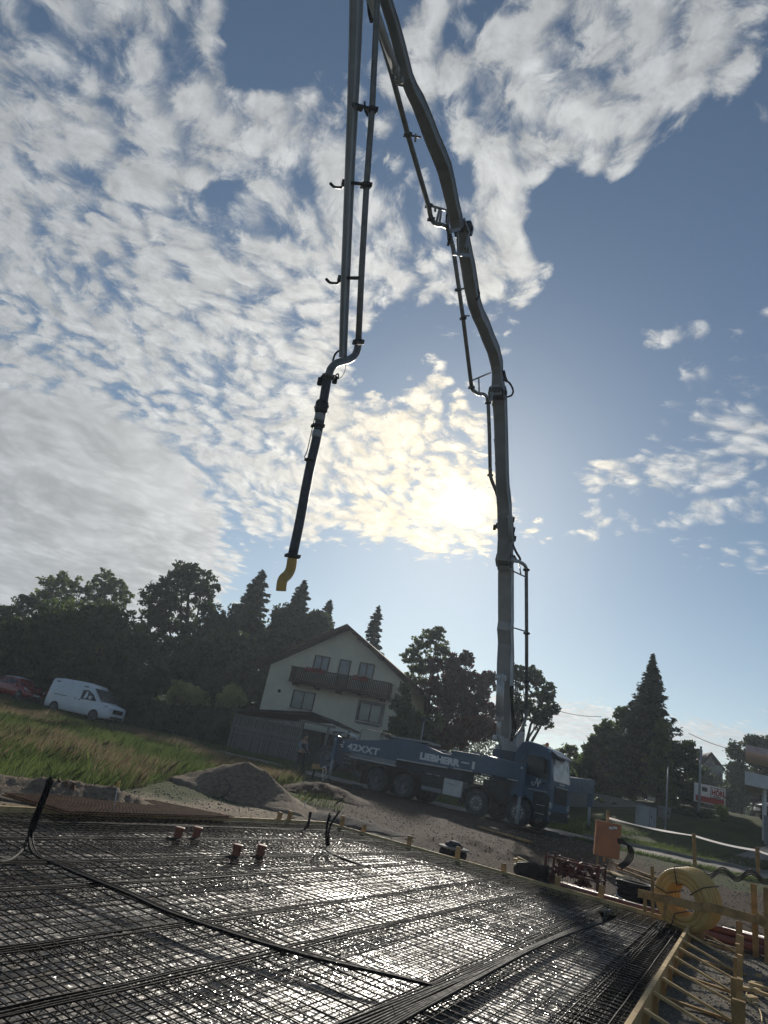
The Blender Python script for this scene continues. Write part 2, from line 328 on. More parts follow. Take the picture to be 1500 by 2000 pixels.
def vnoise(x, y, s, seed=0):
    return (np.sin(x*s*1.3+seed)*np.cos(y*s*1.1-seed*2) + .5*np.sin(x*s*2.7+y*s*1.9+seed*3) + .35*np.cos(y*s*4.3-x*s*3.1+seed))/1.85
def zter(x, y):
    x = np.asarray(x, float); y = np.asarray(y, float)
    xc = np.clip(x, -70, 60); yc = np.clip(y, -40, 100)
    k = tps((xc[..., None]-AN[:, 0])**2 + (yc[..., None]-AN[:, 1])**2)
    z = k @ _S[:len(AN)] + _S[-3] + xc*_S[-2] + yc*_S[-1]
    far = np.clip((np.hypot(x, y-20)-25)/60, 0, 1); z = z*(1-far) + np.clip(z, .3, 3.5)*far
    d = slab_dist(x, y)
    z = np.where(d < 0.12, -.24, z + (-.24 - z)*np.clip(1-(d-.12)/1.3, 0, 1)**2 if True else z)
    bump = vnoise(x, y, 1.7)*.025 + vnoise(x, y, 5.1, 2)*.012
    # earth bank thrown up between slab edge and truck
    bank = np.exp(-(((x-4.2)*-.59+(y-19.6)*.81)**2)/1.3)*np.clip(1-np.abs((x-4.0)*.81+(y-19.6)*.59)/6.5, 0, 1)*.16*(1+.6*vnoise(x, y, 2.3, 5))
    return z + np.where(d > .4, bump + bank, 0)
def ZT(x, y): return float(zter(np.array([x]), np.array([y]))[0])
def hit(x, y, lo=3.0, hi=140.0, near=True):
    """where the line of sight of a surveyed point meets the terrain"""
    v = ray(x, y).normalized(); t = np.linspace(lo, hi, 1600)
    z = zter(v.x*t, v.y*t); g = np.nonzero(EYE + v.z*t < z)[0]
    tt = t[g[0]] if len(g) else hi
    return V(v.x*tt, v.y*tt, ZT(v.x*tt, v.y*tt))
def base(x, y, dep):
    p = PD(x, y, dep); p.z = ZT(p.x, p.y); return p

# ground mesh (polar-ish graded grid), one sheet to the horizon
def axis(lo, hi, fine_lo, fine_hi, step, grow=1.22):
    a = list(np.arange(fine_lo, fine_hi, step)); s = step; x = a[-1]
    while x < hi: s *= grow; x += s; a.append(x)
    s = step; x = a[0]
    while x > lo: s *= grow; x -= s; a.insert(0, x)
    return np.array(a)
gx = axis(-1500, 1500, -22, 24, .2); gy = axis(-600, 2000, 0, 40, .2)
X, Y = np.meshgrid(gx, gy); Zg = zter(X, Y)
nx, ny = len(gx), len(gy)
def gridmesh(name, X, Y, Z, m, keep=None):
    ny, nx = X.shape; co = np.stack([X, Y, Z], -1).reshape(-1, 3)
    i = np.arange(nx-1)[None, :] + nx*np.arange(ny-1)[:, None]
    q = np.stack([i, i+1, i+nx+1, i+nx], -1).reshape(-1, 4)
    if keep is not None: q = q[keep.reshape(-1)]
    me = bpy.data.meshes.new(name); me.vertices.add(len(co)); me.vertices.foreach_set('co', co.ravel())
    me.loops.add(q.size); me.loops.foreach_set('vertex_index', q.ravel().astype(np.int32))
    me.polygons.add(len(q)); me.polygons.foreach_set('loop_start', np.arange(0, q.size, 4, dtype=np.int32)); me.polygons.foreach_set('loop_total', np.full(len(q), 4, np.int32))
    me.polygons.foreach_set('use_smooth', np.ones(len(q), bool)); me.update(calc_edges=True); me.validate()
    me.materials.append(m); o = bpy.data.objects.new(name, me); C.objects.link(o); return o
def ground_mat():
    m = bpy.data.materials.new('ground'); m.use_nodes = True; t = m.node_tree; t.nodes.clear(); g = NG(t)
    co = g.n('ShaderNodeTexCoord').outputs['Object']; s = g.n('ShaderNodeSeparateXYZ'); g.put(s.inputs[0], co)
    x, y = s.outputs[0], s.outputs[1]
    wob = g.math('MULTIPLY', g.math('SUBTRACT', g.noise(co, .5, 4).outputs[0], .5), 3.0)
    # grass zone: beyond a line on the left and beyond the road
    def half(p, n, w): return g.ramp(g.math('ADD', g.math('ADD', g.math('MULTIPLY', g.math('SUBTRACT', x, p[0]), n[0]), g.math('MULTIPLY', g.math('SUBTRACT', y, p[1]), n[1])), wob), -w, w)
    ga = half(GR1, GRN1, .5)
    ga2 = half((14.0, 20.6), (.28, .96), .25)
    rightside = g.ramp(x, 9.0, 12.0); far = g.ramp(y, 30.5, 34.0)
    grass = g.math('MAXIMUM', g.math('MULTIPLY', ga, g.ramp(x, 1.0, -1.0)), g.math('MAXIMUM', g.math('MULTIPLY', ga2, rightside), far))
    n1 = g.noise(co, 1.1, 7, .65); n2 = g.noise(co, 9, 6, .7); n3 = g.noise(co, 30, 4, .7)
    sand = g.mix(g.ramp(n2.outputs[0], .3, .7), (.36, .29, .21, 1), (.20, .16, .115, 1))
    dirt = g.mix(g.ramp(n2.outputs[0], .3, .7), (.10, .068, .046, 1), (.045, .031, .022, 1))
    vor = g.n('ShaderNodeTexVoronoi'); g.put(vor.inputs['Vector'], co); vor.inputs['Scale'].default_value = 26
    stones = g.ramp(vor.outputs['Distance'], .15, .45, 1.0, .35)
    rightg = g.mix(g.ramp(n3.outputs[0], .3, .7), (.27, .245, .20, 1), (.11, .10, .085, 1))
    left = g.ramp(g.math('ADD', x, wob), 0.7, -.9)           # sandy left of the slab, brown earth behind it
    c = g.mix(left, dirt, sand)
    near = g.ramp(g.math('ADD', g.math('MULTIPLY', g.math('SUBTRACT', x, CQ.x), nB.x), g.math('MULTIPLY', g.math('SUBTRACT', y, CQ.y), nB.y)), 1.4, .5)
    c = g.mix(g.math('MULTIPLY', near, g.ramp(x, -1.5, 0.5)), c, rightg)
    gcol = g.mix(g.ramp(n1.outputs[0], .3, .7), (.07, .085, .028, 1), (.045, .06, .02, 1))
    c = g.mix(grass, c, gcol)
    c = g.mix(g.math('MULTIPLY', g.math('SUBTRACT', 1.0, grass), .30), c, g.mix(1.0, c, g.mix(stones, (.25, .25, .25, 1), (2.2, 2.1, 2.0, 1)), 'MULTIPLY'), 'MIX')
    b = g.n('ShaderNodeBsdfPrincipled'); o = g.n('ShaderNodeOutputMaterial'); g.put(b.inputs['Base Color'], c); b.inputs['Roughness'].default_value = .92; b.inputs['Specular IOR Level'].default_value = .08
    bn = g.n('ShaderNodeBump'); bn.inputs['Strength'].default_value = 1.0; bn.inputs['Distance'].default_value = .06
    g.put(bn.inputs['Height'], g.math('ADD', g.noise(co, 14, 8, .75).outputs[0], g.math('MULTIPLY', vor.outputs['Distance'], -.35))); g.put(b.inputs['Normal'], bn.outputs[0])
    t.links.new(b.outputs[0], o.inputs[0]); return m
gA = hit(0, 1525); gB = hit(330, 1560); dd = (gB-gA); dd.z = 0; dd.normalize()
GR1 = (gA.x, gA.y); GRN1 = (-dd.y, dd.x) if dd.x > 0 else (dd.y, -dd.x)
ground = gridmesh('ground', X, Y, Zg, ground_mat()); tag(ground, kind='structure')

def strip(name, left, right, m, dz=.02, sub=14, jag=0.0):
    """a ribbon draped over the terrain between two polylines"""
    nL = len(left); rows = []
    pts = []
    for k in range(nL-1):
        for s in range(sub): pts.append((Vector(left[k]).lerp(Vector(left[k+1]), s/sub), Vector(right[k]).lerp(Vector(right[k+1]), s/sub)))
    pts.append((Vector(left[-1]), Vector(right[-1])))
    W = 13
    Xs = np.array([[a.lerp(b, j/(W-1)).x for j in range(W)] for a, b in pts]); Ys = np.array([[a.lerp(b, j/(W-1)).y for j in range(W)] for a, b in pts])
    if jag:
        for r, c0 in ((0, 0), (0, -1)):
            Xs[:, c0] += (rng.random(len(pts))-.5)*jag; Ys[:, c0] += (rng.random(len(pts))-.5)*jag
    return gridmesh(name, Xs, Ys, zter(Xs, Ys)+dz, m)
asph = mat('worn_asphalt', (0.25, 0.225, 0.195), 0.85, var=.15, scale=1.5, bump=.25, bscale=40, spec=.2)
# road behind the truck: surveyed near and far edges
near_e = [hit(330, 1458, 20), hit(450, 1478, 20), hit(560, 1497, 20), hit(655, 1535, 20)]
far_e = [hit(330, 1446, 20), hit(450, 1463, 20), hit(560, 1480, 20), hit(655, 1500, 20)]
n_ = [(-22, 42.5), (-10, 37.8), (-3, 35.2), (2.5, 32.8), (9, 28.6), (13, 25.4), (17, 23.0), (22, 20.5), (30, 17)]
f_ = [(-21, 45.5), (-9, 40.8), (-1.4, 38.4), (4, 35.9), (11, 30.6), (14.4, 27.2), (18.2, 24.8), (23, 22.6), (31, 19.4)]
road = strip('road', [V(*p, 0) for p in n_], [V(*p, 0) for p in f_], asph, .035); tag(road, kind='structure')
kerb = MB()
for a, b in zip(f_[4:], f_[5:]):
    for k in range(8):
        p = V(*a, 0).lerp(V(*b, 0), k/8); q = V(*a, 0).lerp(V(*b, 0), (k+1)/8); p.z = ZT(p.x, p.y)+.05; q.z = ZT(q.x, q.y)+.05
        kerb.bar(p, q, .14, .16)
tag(kerb.build('kerb', M['concrete']), kind='structure')
dl = [V(14.2, 27.4, 0), V(17.5, 30.0, 0), V(21.5, 33.0, 0), V(30, 36.5, 0)]; dr = [V(19.5, 24.4, 0), V(21.0, 28.6, 0), V(24.5, 31.0, 0), V(31, 33, 0)]
tag(strip('driveway', dl, dr, asph, .045), kind='structure')

# ------------------------------------------------------------------ slab: film, reinforcement, pipes, formwork
def film_mat():
    m = bpy.data.materials.new('pe_film'); m.use_nodes = True; t = m.node_tree; t.nodes.clear(); g = NG(t)
    co = g.n('ShaderNodeTexCoord').outputs['Object']
    b = g.n('ShaderNodeBsdfPrincipled'); o = g.n('ShaderNodeOutputMaterial')
    n1 = g.noise(co, .9, 5, .6)
    g.put(b.inputs['Base Color'], g.mix(g.ramp(n1.outputs[0], .35, .65), (.24, .215, .19, 1), (.09, .077, .064, 1)))
    g.put(b.inputs['Roughness'], g.ramp(g.noise(co, 1.9, 4, .6, .6).outputs[0], .40, .60, .18, .52)); b.inputs['Specular IOR Level'].default_value = .35
    wc = g.vmath('ADD', co, g.vmath('SCALE', g.noise(co, 9, 3).outputs['Color'], scale=.05))
    def facets(sc, amp):
        v = g.n('ShaderNodeTexVoronoi'); g.put(v.inputs['Vector'], wc); v.inputs['Scale'].default_value = sc
        return g.vmath('SCALE', g.vmath('SUBTRACT', v.outputs['Color'], (.5, .5, .5)), scale=amp)
    big = g.noise(co, .8, 2).outputs[0]
    fac = g.vmath('ADD', facets(26, .42), facets(75, .55))
    fac = g.vmath('SCALE', fac, scale=g.ramp(big, .3, .7, 1.25, .55))
    fac = g.vmath('MULTIPLY', fac, (1, 1, .2))
    geo = g.n('ShaderNodeNewGeometry')
    g.put(b.inputs['Normal'], g.vmath('NORMALIZE', g.vmath('ADD', geo.outputs['Normal'], fac)))
    t.links.new(b.outputs[0], o.inputs[0]); return m
# film sheet lies inside the formwork
nu, nvv = 150, 190
U, W = np.meshgrid(np.linspace(.03, .997, nu), np.linspace(.004, 1, nvv))
P0 = np.array(CQ[:2]); P1 = np.array(CB[:2]); P2 = np.array((CB+dA*17)[:2]); P3 = np.array((CQ+dC*17)[:2])
XY = (P0*(1-U[..., None]) + P1*U[..., None])*(1-W[..., None]) + (P3*(1-U[..., None]) + P2*U[..., None])*W[..., None]
Zf = -.185 + .006*vnoise(XY[..., 0], XY[..., 1], 9, 1) + .004*vnoise(XY[..., 0], XY[..., 1], 21, 4)
film = gridmesh('plastic_film', XY[..., 0], XY[..., 1], Zf, film_mat())
tag(film, 'shiny crumpled plastic film spread under the steel bars of the slab', 'film')

def clip_line(p, d, poly):
    """segment of the line p+t*d inside the convex polygon"""
    ts = []
    n = len(poly)
    for i in range(n):
        a = poly[i]; b = poly[(i+1) % n]; e = b-a; den = d.x*e.y-d.y*e.x
        if abs(den) < 1e-9: continue
        t = ((a.x-p.x)*e.y-(a.y-p.y)*e.x)/den; s = ((a.x-p.x)*d.y-(a.y-p.y)*d.x)/den
        if -1e-6 <= s <= 1+1e-6: ts.append(t)
    return (min(ts), max(ts)) if len(ts) >= 2 else None
ins = []
cen = (poly[0]+poly[1]+poly[2]+poly[3])/4
inner = [p + (cen-p).normalized()*.16 for p in poly]
ppd = V(-dC.y, dC.x, 0)
dBp = dB
def bars(mb, d, spacing, z, r, off=0.0, wob=.004, n=5, jit=.006, lo=None, hi=None):
    nrm = V(-d.y, d.x, 0); pr = [(p-CQ).dot(nrm) for p in inner]; s0, s1 = min(pr), max(pr)
    k = s0 + off
    while k < s1:
        kk = k + random.uniform(-jit, jit)
        if lo is None or lo < kk < hi:
            dr = (d + nrm*random.uniform(-.003, .003)).normalized()
            c = clip_line(CQ+nrm*kk, dr, inner)
            if c and c[1]-c[0] > .3:
                a = CQ+nrm*kk+dr*c[0]; L_ = c[1]-c[0]; N = max(3, int(L_/.55))
                pts = [a + dr*(L_*i/N) + V(0, 0, z-a.z + random.uniform(-wob, wob)) + nrm*random.uniform(-wob, wob) for i in range(N+1)]
                mb.tube(pts, r, n, False)
        k += spacing
mesh_root = empty('reinforcement_mesh', CQ.lerp(CB, .5)+dC*4, 0, 'dark steel reinforcement bars laid crosswise over the whole slab area', 'rebar')
mesh_root.location.z = -.16
b1 = MB(); bars(b1, dC, .15, -.155, .0042); bars(b1, dB, .15, -.147, .0042); b1.build('lower_mat', M['rust'], mesh_root, True)
b2 = MB(); bars(b2, dC, .15, -.088, .0045, .067); bars(b2, dB, .15, -.080, .0045, .05); b2.build('upper_mat', M['rust'], mesh_root, True)
lap = MB()
for k in np.arange(.55, 9.0, .98):        # lapped mat edges and spacer strips every metre
    s = random.uniform(-.16, .16)
    for e in (-.06, -.035, -.012, .012, .035, .06): bars(lap, dC, 50, -.076+random.uniform(-.01, .01), .006, 0, lo=-1e9, hi=1e9) if False else None
    nrm = V(-dC.y, dC.x, 0); sg = 1 if (CB-CQ).dot(nrm) > 0 else -1
    for e in (-.05, -.02, .015, .05):
        c = clip_line(CQ+nrm*sg*(k+s+e), dC, inner)
        if c:
            a = CQ+nrm*sg*(k+s+e)+dC*c[0]; Ln = c[1]-c[0]; N = int(Ln/.5)
            lap.tube([a+dC*(Ln*i/N)+nrm*random.uniform(-.006, .006)+V(0, 0, -.078+random.uniform(-.008, .008)) for i in range(N+1)], .0075, 5, False)
    for q in (-.05, .05):
        c = clip_line(CQ+nrm*sg*(k+s+q), dC, inner)
        if c:
            a = CQ+nrm*sg*(k+s+q)+dC*c[0]; Ln = c[1]-c[0]; N = int(Ln/.1)
            lap.tube([a+dC*(Ln*i/N)+V(0, 0, -.17 if i % 2 else -.09) for i in range(N+1)], .004, 4, False)
lap.build('lap_bars', M['rust'], mesh_root, True)
edge = MB()
for (p, d, n, Ln) in ((CQ, dB, -nB, (CB-CQ).length), (CQ, dC, -nC, 13.5), (CB, dA, -nA, 10.0)):
    for z in (-.06, -.16):
        edge.tube([p+n*.12+d*(Ln*i/30)+V(0, 0, z+random.uniform(-.006, .006)) for i in range(1, 30)], .006, 5, False)
    k = .15
    while k < Ln-.2:                                     # U-shaped edge stirrups
        q = p+d*k; edge.tube([q+n*.5+V(0, 0, -.07), q+n*.10+V(0, 0, -.065), q+n*.10+V(0, 0, -.16), q+n*.5+V(0, 0, -.165)], .005, 5, False); k += .15
edge.build('edge_stirrups', M['rust'], mesh_root, True)
up = MB()
for i in range(130):                                      # tying wire ends sticking up
    x = random.uniform(.05, .95); w = random.uniform(.02, .8)
    p = (CQ*(1-x)+CB*x)*(1-w) + ((CQ+dC*17)*(1-x)+(CB+dA*17)*x)*w
    a = random.uniform(0, 6.3); t = random.uniform(.05, .14)
    up.tube([p+V(0, 0, -.09), p+V(math.cos(a)*t, math.sin(a)*t, -.09+t*.8)], .0025, 4, False)
tag(up.build('tie_wire', M['rust'], mesh_root, True), kind='stuff')

# formwork boards
def form_board(name, p, q, n, label, t=.045, h=.26, top=0.0, segs=1, m='woodl'):
    r = empty(name, p.lerp(q, .5), 0, label, 'formwork board', 'formwork boards round the slab'); r.location.z = top-h
    d = (q-p)/segs
    for i in range(segs):
        b = MB(); a = p+d*i+d.normalized()*.004*(i > 0); e = p+d*(i+1)
        off = V(0, 0, random.uniform(-.006, .004)); b.bar(a+n*(t/2)+V(0, 0, top-h/2)+off, e+n*(t/2)+V(0, 0, top-h/2)+off, t, h, side=n); b.build('board', M[m], r, True)
    return r
form_board('formwork_board', CQ-dB*.25, CB, nB, 'long pale plank edging the slab on the truck side', segs=3)
form_board('formwork_board', CB+dA*.02+nA*.0, CB+dA*13, nA, 'long pale plank edging the slab towards the sandy strip and gravel piles', segs=4, top=.0)
form_board('formwork_board', CQ-dC*.02, CQ+dC*13, nC, 'braced plank edging the slab on the right beside the gravel', h=.25, segs=4)
# orange plastic spacers / debris on board A
def at_A(px): 
    # point on board A line below pixel column
    best = min((abs(proj(CB+dA*t)[0]-px), t) for t in np.linspace(.1, 12, 400)); return CB+dA*best[1]
def proj(P):
    q = Vector(P)-E0; return (750+FPX*q.dot(RT)/q.dot(fw), 1000-FPX*q.dot(UP)/q.dot(fw))
for (px, c) in ((88, 'wood'), (200, 'orl'), (278, 'wood'), (348, 'wood'), (388, 'wood'), (443, 'orl')):
    p = at_A(px); b = MB(); b.box(p+nA*.09+V(0, 0, .005), (.16, .10, .05), Matrix.Rotation(random.uniform(0, 3), 3, 'Z')); b.box(p+nA*.16+V(0, 0, -.02), (.05, .05, .12))
    nm = {88: 'leftmost, below the left gravel pile', 200: 'orange, below the thin white stick', 278: 'right of the orange one, before the mesh', 348: 'behind the left rear pipe stub', 388: 'behind the right rear pipe stub', 443: 'orange, rightmost, near the end of the brown mesh'}[px]
    tag(b.build('wedge_block', M[c]), 'small block on the rear plank, ' + nm, 'wedge block', 'small blocks along the rear plank')
# short stakes behind the truck-side board
descr = ['outermost left, where the sandy strip meets the bank', 'second from the left, by the black cable', 'just right of the standing conduit bundle', 'left of the first black manhole', 'between the two black manholes', 'beside the second black manhole', 'left of the heap of wood offcuts', 'in front of the red steel crate', 'near the black coil, rightmost of the short row']
for i, (x, y) in enumerate([(553, 1588), (572, 1583), (663, 1598), (704, 1613), (795, 1640), (889, 1666), (981, 1682), (1085, 1712), (1168, 1736)]):
    if x < 600: q = at_A(x)+nA*.12
    else:
        best = min((abs(proj(CQ+dB*t)[0]-x), t) for t in np.linspace(0, 9, 500)); q = CQ+dB*best[1]+nB*.12
    b = MB(); lean = V(random.uniform(-.03, .03), random.uniform(-.03, .03), 0)
    b.bar(q+V(0, 0, -.27), q+lean+V(0, 0, .13+.04*(i % 3)), .10, .045, side=dB)
    tag(b.build('formwork_stake', M['wood']), 'short stake behind the slab plank, ' + descr[i], 'stake', 'short stakes behind the slab planks')
# braced side
bx = [(1354, 1807), (1344, 1820), (1334, 1834), (1324, 1847), (1313, 1863), (1301, 1881), (1287, 1903), (1270, 1930), (1249, 1962)]
for i, (x, y) in enumerate(bx):
    t = (PZ(x, y, 0)-CQ).dot(dC); q = CQ+dC*t
    word = ['farthest', 'second farthest', 'third farthest', 'fourth from the far corner', 'middle one', 'sixth from the far corner', 'third nearest', 'second nearest', 'nearest'][i]
    gp = q+nC*.78; gp.z = ZT(gp.x, gp.y); hgt = [.5, .42, .5, .46, .42, .52, .42, .55, .5][i]
    b = MB(); b.bar(gp+V(0, 0, -.15), gp+V(random.uniform(-.03, .03), random.uniform(-.03, .03), hgt), .10, .05, side=dC if i % 2 else nC)
    tag(b.build('formwork_post', M['wood']), 'upright post in the gravel beside the braced plank, ' + word, 'post', 'posts of the braced slab edge')
    r = empty('formwork_brace', q+nC*.4, 0, 'slanting lath from the slab plank down to its post, ' + word, 'brace', 'braces of the right slab edge'); r.location.z = gp.z
    b = MB(); b.bar(q+nC*.06+V(0, 0, -.02)+dC*.03, gp-nC*.02+V(0, 0, .04)+dC*.06, .05, .025, side=dC); b.build('diagonal_lath', M['woodl'], r, True)
    if i % 2 == 0:
        b = MB(); b.bar(q+nC*.06+V(0, 0, -.20)-dC*.05, gp+nC*.10+V(0, 0, .02)-dC*.05, .05, .025, side=dC); b.build('ground_lath', M['wood'], r, True)
    b = MB(); b.bar(q+nC*.075+V(0, 0, -.27)-dC*.1, q+nC*.075+V(0, 0, -.03)-dC*.1, .06, .04, side=dC); b.build('cleat', M['wood'], r, True)

# pipe stubs
nmS = ['rear left one of the four', 'rear right one of the four', 'front left one of the four', 'front right one of the four']
for i, (x, yt, yb) in enumerate([(346, 1620, 1638), (382, 1619, 1637), (460, 1653, 1673), (507, 1652, 1673)]):
    p = PZ(x, yb, -.09); h = .26; r = .064; lean = V(random.uniform(-.01, .01), 0, 0)
    ro = empty('pipe_stub', V(p.x, p.y, -.2), 0, 'short orange-brown drain pipe poking out of the bars, ' + nmS[i], 'pipe', 'capped drain pipes in the slab')
    b = MB(); b.lathe(V(p.x, p.y, -.2), V(0, 0, 1)+lean, [(0, r*.93), (.23, r*.93), (.235, r), (h-.03, r)], 20); b.build('pipe', M['orange'], ro, True)
    b = MB(); b.lathe(V(p.x, p.y, -.2)+lean*h+V(0, 0, h-.03), V(0, 0, 1)+lean, [(0, r*1.12), (.035, r*1.12), (.04, r*.9), (.04, .001)], 20); b.build('cap', M['orange'], ro, True)

# conduits standing / lying
def bundle(name, paths, r, m, label, cat, group=None, n=8):
    b = MB()
    for p in paths: b.tube(p, r, n)
    return tag(b.build(name, m), label, cat, group)
def spline(pts, k=8):
    out = []; P = [Vector(p) for p in pts]; P = [P[0]*2-P[1]] + P + [P[-1]*2-P[-2]]
    for i in range(1, len(P)-2):
        for s in range(k):
            t = s/k; out.append(.5*((2*P[i]) + (P[i+1]-P[i-1])*t + (2*P[i-1]-5*P[i]+4*P[i+1]-P[i+2])*t*t + (3*P[i]-P[i-1]-3*P[i+1]+P[i+2])*t**3))
    out.append(P[-2]); return out
g0 = PZ(55, 1652, -.09); dpt = (g0-E0).dot(fw)
paths = []
for i in range(7):
    o = V(random.uniform(-.022, .022), random.uniform(-.022, .022), 0)
    top = PD(99+random.uniform(-4, 4), 1520+random.uniform(-4, 4), dpt); mid = PD(80, 1572, dpt); low = PD(60, 1625, dpt)
    tail = [PZ(66+i*2, 1668, -.08), PZ(130, 1693+i*2, -.05), PZ(250, 1742+i*2, -.05), PZ(330, 1778+i*2, -.06), PZ(480, 1828+i*2, -.06), PZ(620, 1868+i*2, -.06), PZ(760, 1903+i, -.06), PZ(850, 1925+i, -.07)] if i < 4 else [PZ(45, 1655, -.07), PZ(20, 1668+i*2, -.07), PZ(-30, 1675+i*2, -.07)]
    paths.append(spline([top+o, mid+o, low+o*.8] + [t+V(o.x, o.y, 0)*.5 for t in tail]))
bundle('conduit_bundle', paths, .013, M['black'], 'tall bundle of black conduits rising from the bars at the far left', 'conduit', 'black conduits in the slab')
g1 = PZ(640, 1652, -.09); dp = (g1-E0).dot(fw); paths = []
for i, tp in enumerate([(644, 1588), (646, 1592), (664, 1583), (662, 1586)]):
    o = V(i*.02-.03, 0, 0)
    paths.append(spline([PD(tp[0], tp[1], dp), PD((tp[0]+632)/2+(3 if i > 1 else 0)*-1, 1615, dp), g1+o, PZ(650, 1668, -.08)+o, PZ(720, 1695, -.08)+o]))
bundle('conduit_bundle', paths, .017, M['black'], 'forked bundle of black conduits near the far corner of the slab', 'conduit', 'black conduits in the slab')
g2 = PZ(597, 1618, -.09); dp = (g2-E0).dot(fw)
paths = [spline([PD(605+i*1.5, 1586, dp), PD(603+i, 1600, dp), g2+V(i*.02, 0, 0), PZ(590, 1626, -.08)]) for i in range(3)]
bundle('conduit_bundle', paths, .017, M['black'], 'short upright black conduits just behind the far plank corner', 'conduit', 'black conduits in the slab')
paths = []
for i in range(9):
    o = i*1.7; w_ = lambda k: random.uniform(-2.5, 2.5)
    paths.append(spline([PD(1172+i*4, 1780+i, (PZ(1180, 1790, 0)-E0).dot(fw)), PZ(1170+i*2, 1796+o*.2, -.05), PZ(1110+w_(0), 1818+o*.5, -.065), PZ(1040, 1846+o*.7+w_(0), -.065), PZ(960, 1884+o*1.1+w_(0), -.065), PZ(870, 1921+o*2.0+w_(0), -.065), PZ(780, 1955+o*3.2, -.065), PZ(700, 1986+o*4.4, -.07), PZ(560, 2040+o*6, -.07)]))
bundle('conduit_run', paths, .0125, M['black'], 'flat run of dark conduits crossing the bars towards the lower right', 'conduit', 'black conduits in the slab')
b = MB()
for i in range(3): b.tube(spline([PZ(1176+i*5, 1800, -.06), PZ(1180+i*5, 1790, 0), PD(1181+i*6, 1780, (PZ(1180, 1795, 0)-E0).dot(fw)), PD(1176+i*6, 1777, (PZ(1180, 1795, 0)-E0).dot(fw))]), .012, 8)
tag(b.build('pipe_loop', M['pipe']), 'three pale bent pipe ends near the right corner of the bars', 'pipe end')

# ------------------------------------------------------------------ concrete pump truck
P1 = PD(733, 1525, 29.8); P4 = PD(1011, 1582, 26.2)
hx = (P4-P1); hx.z = 0; hx.normalize(); TZ = (P1.z+P4.z)/2-.52
tang = math.atan2(hx.y, hx.x)
truck = empty('concrete_pump_truck', V(P1.x, P1.y, TZ), tang, 'blue four-axle concrete pump truck with its long grey boom unfolded overhead', 'truck')
TI = wm(truck).inverted(); TM = wm(truck)
def TL(P): return TI @ Vector(P)
def text_obj(name, body, m, size, parent, loc, rot, depth=.01, sx=1.0, bold=.0, shear=0.0):
    cu = bpy.data.curves.new(name, 'FONT'); cu.body = body; cu.size = size; cu.extrude = depth; cu.offset = bold; cu.shear = shear; cu.space_character = 1.02; cu.resolution_u = 4
    tmp = bpy.data.objects.new('tmp', cu); C.objects.link(tmp); bpy.context.view_layer.update()
    me = bpy.data.meshes.new_from_object(tmp.evaluated_get(bpy.context.evaluated_depsgraph_get())); bpy.data.objects.remove(tmp)
    for v in me.vertices: v.co.x *= sx
    me.materials.clear(); me.materials.append(m)
    o = bpy.data.objects.new(name, me); C.objects.link(o); o.parent = parent; o.location = loc; o.rotation_euler = rot
    return o
def wheel(parent, x, y0, y1, r=.5, front=True, out=-1, nm='wheel'):
    w = empty(nm, (x, (y0+y1)/2, r), 0); w.parent = parent; wd = abs(y1-y0)/2; s = out
    b = MB(); b.lathe((0, -wd, 0), (0, 1, 0), [(0, r*.62), (.0, r*.80), (.03, r*.95), (.07, r), (2*wd-.07, r), (2*wd-.03, r*.95), (2*wd, r*.80), (2*wd, r*.60), (0, r*.60), (0, r*.62)], 36, cap=False)
    for k in range(36):
        a = 2*math.pi*k/36; rot = Matrix.Rotation(-a, 3, 'Y'); b.box(rot @ V(r, 0, 0), (.022, wd*1.7, r*.09), rot)
    b.build('tyre', M['rubber'], w)
    b = MB(); face = s*wd
    if front:
        b.lathe((0, face*.9, 0), (0, s, 0), [(-.1, r*.58), (0.0, r*.58), (.0, r*.52), (-.03, r*.48), (-.03, r*.22), (.05, r*.2), (.07, r*.12), (.07, .001)], 30, cap=False)
        for k in range(10):
            a = 2*math.pi*k/10; b.cur = 1; b.cyl((math.cos(a)*r*.37, face*.9-s*.04, math.sin(a)*r*.37), (math.cos(a)*r*.37, face*.9+s*.015, math.sin(a)*r*.37), r*.06, 8)
        b.build('rim', [M['rim'], M['chrome']], w)
    else:
        b.lathe((0, face*.9, 0), (0, s, 0), [(-.02, r*.60), (0.02, r*.60), (.0, r*.54), (-.20, r*.45), (-.22, r*.25), (-.05, r*.2), (-.03, r*.12), (-.03, .001)], 30, cap=False)
        b.build('rim', M['rim'], w)
    return w
for x in (4.84, 6.60): wheel(truck, x, .0, .32, .5, 1, -1); wheel(truck, x, 2.5, 2.18, .5, 1, 1)
for x in (0.0, 1.37): wheel(truck, x, .02, .58, .5, False, -1); wheel(truck, x, 2.48, 1.92, .5, False, 1)
b = MB(); b.box((2.7, .85, .82), (9.8, .10, .26)); b.box((2.7, 1.65, .82), (9.8, .10, .26))
for x in (-1.2, 0, 1.37, 2.6, 3.8, 4.84, 6.6): b.box((x, 1.25, .72), (.16, 1.5, .18))
b.box((2.75, 1.25, 1.05), (7.2, 1.5, .3)); b.box((5.6, 1.25, 1.1), (1.5, 1.7, .7)); b.build('chassis', M['iron'], truck)
def arch(x, r, y0, y1, a0=-5, a1=185, t=.035, nm='fender', m='iron'):
    b = MB(); rings = []
    for k in range(17):
        a = R_(a0+(a1-a0)*k/16); rings.append([V(x+math.cos(a)*rr, y, .52+math.sin(a)*rr) for rr, y in ((r, y0), (r+t, y0), (r+t, y1), (r, y1))])
    b.sweep(rings); return b.build(nm, M[m], truck)
for x in (0., 1.37): arch(x, .60, .0, .62); arch(x, .60, 1.88, 2.5)
arch(4.84, .62, -.02, .45, -20, 195); arch(4.84, .62, 2.05, 2.52, -20, 195)
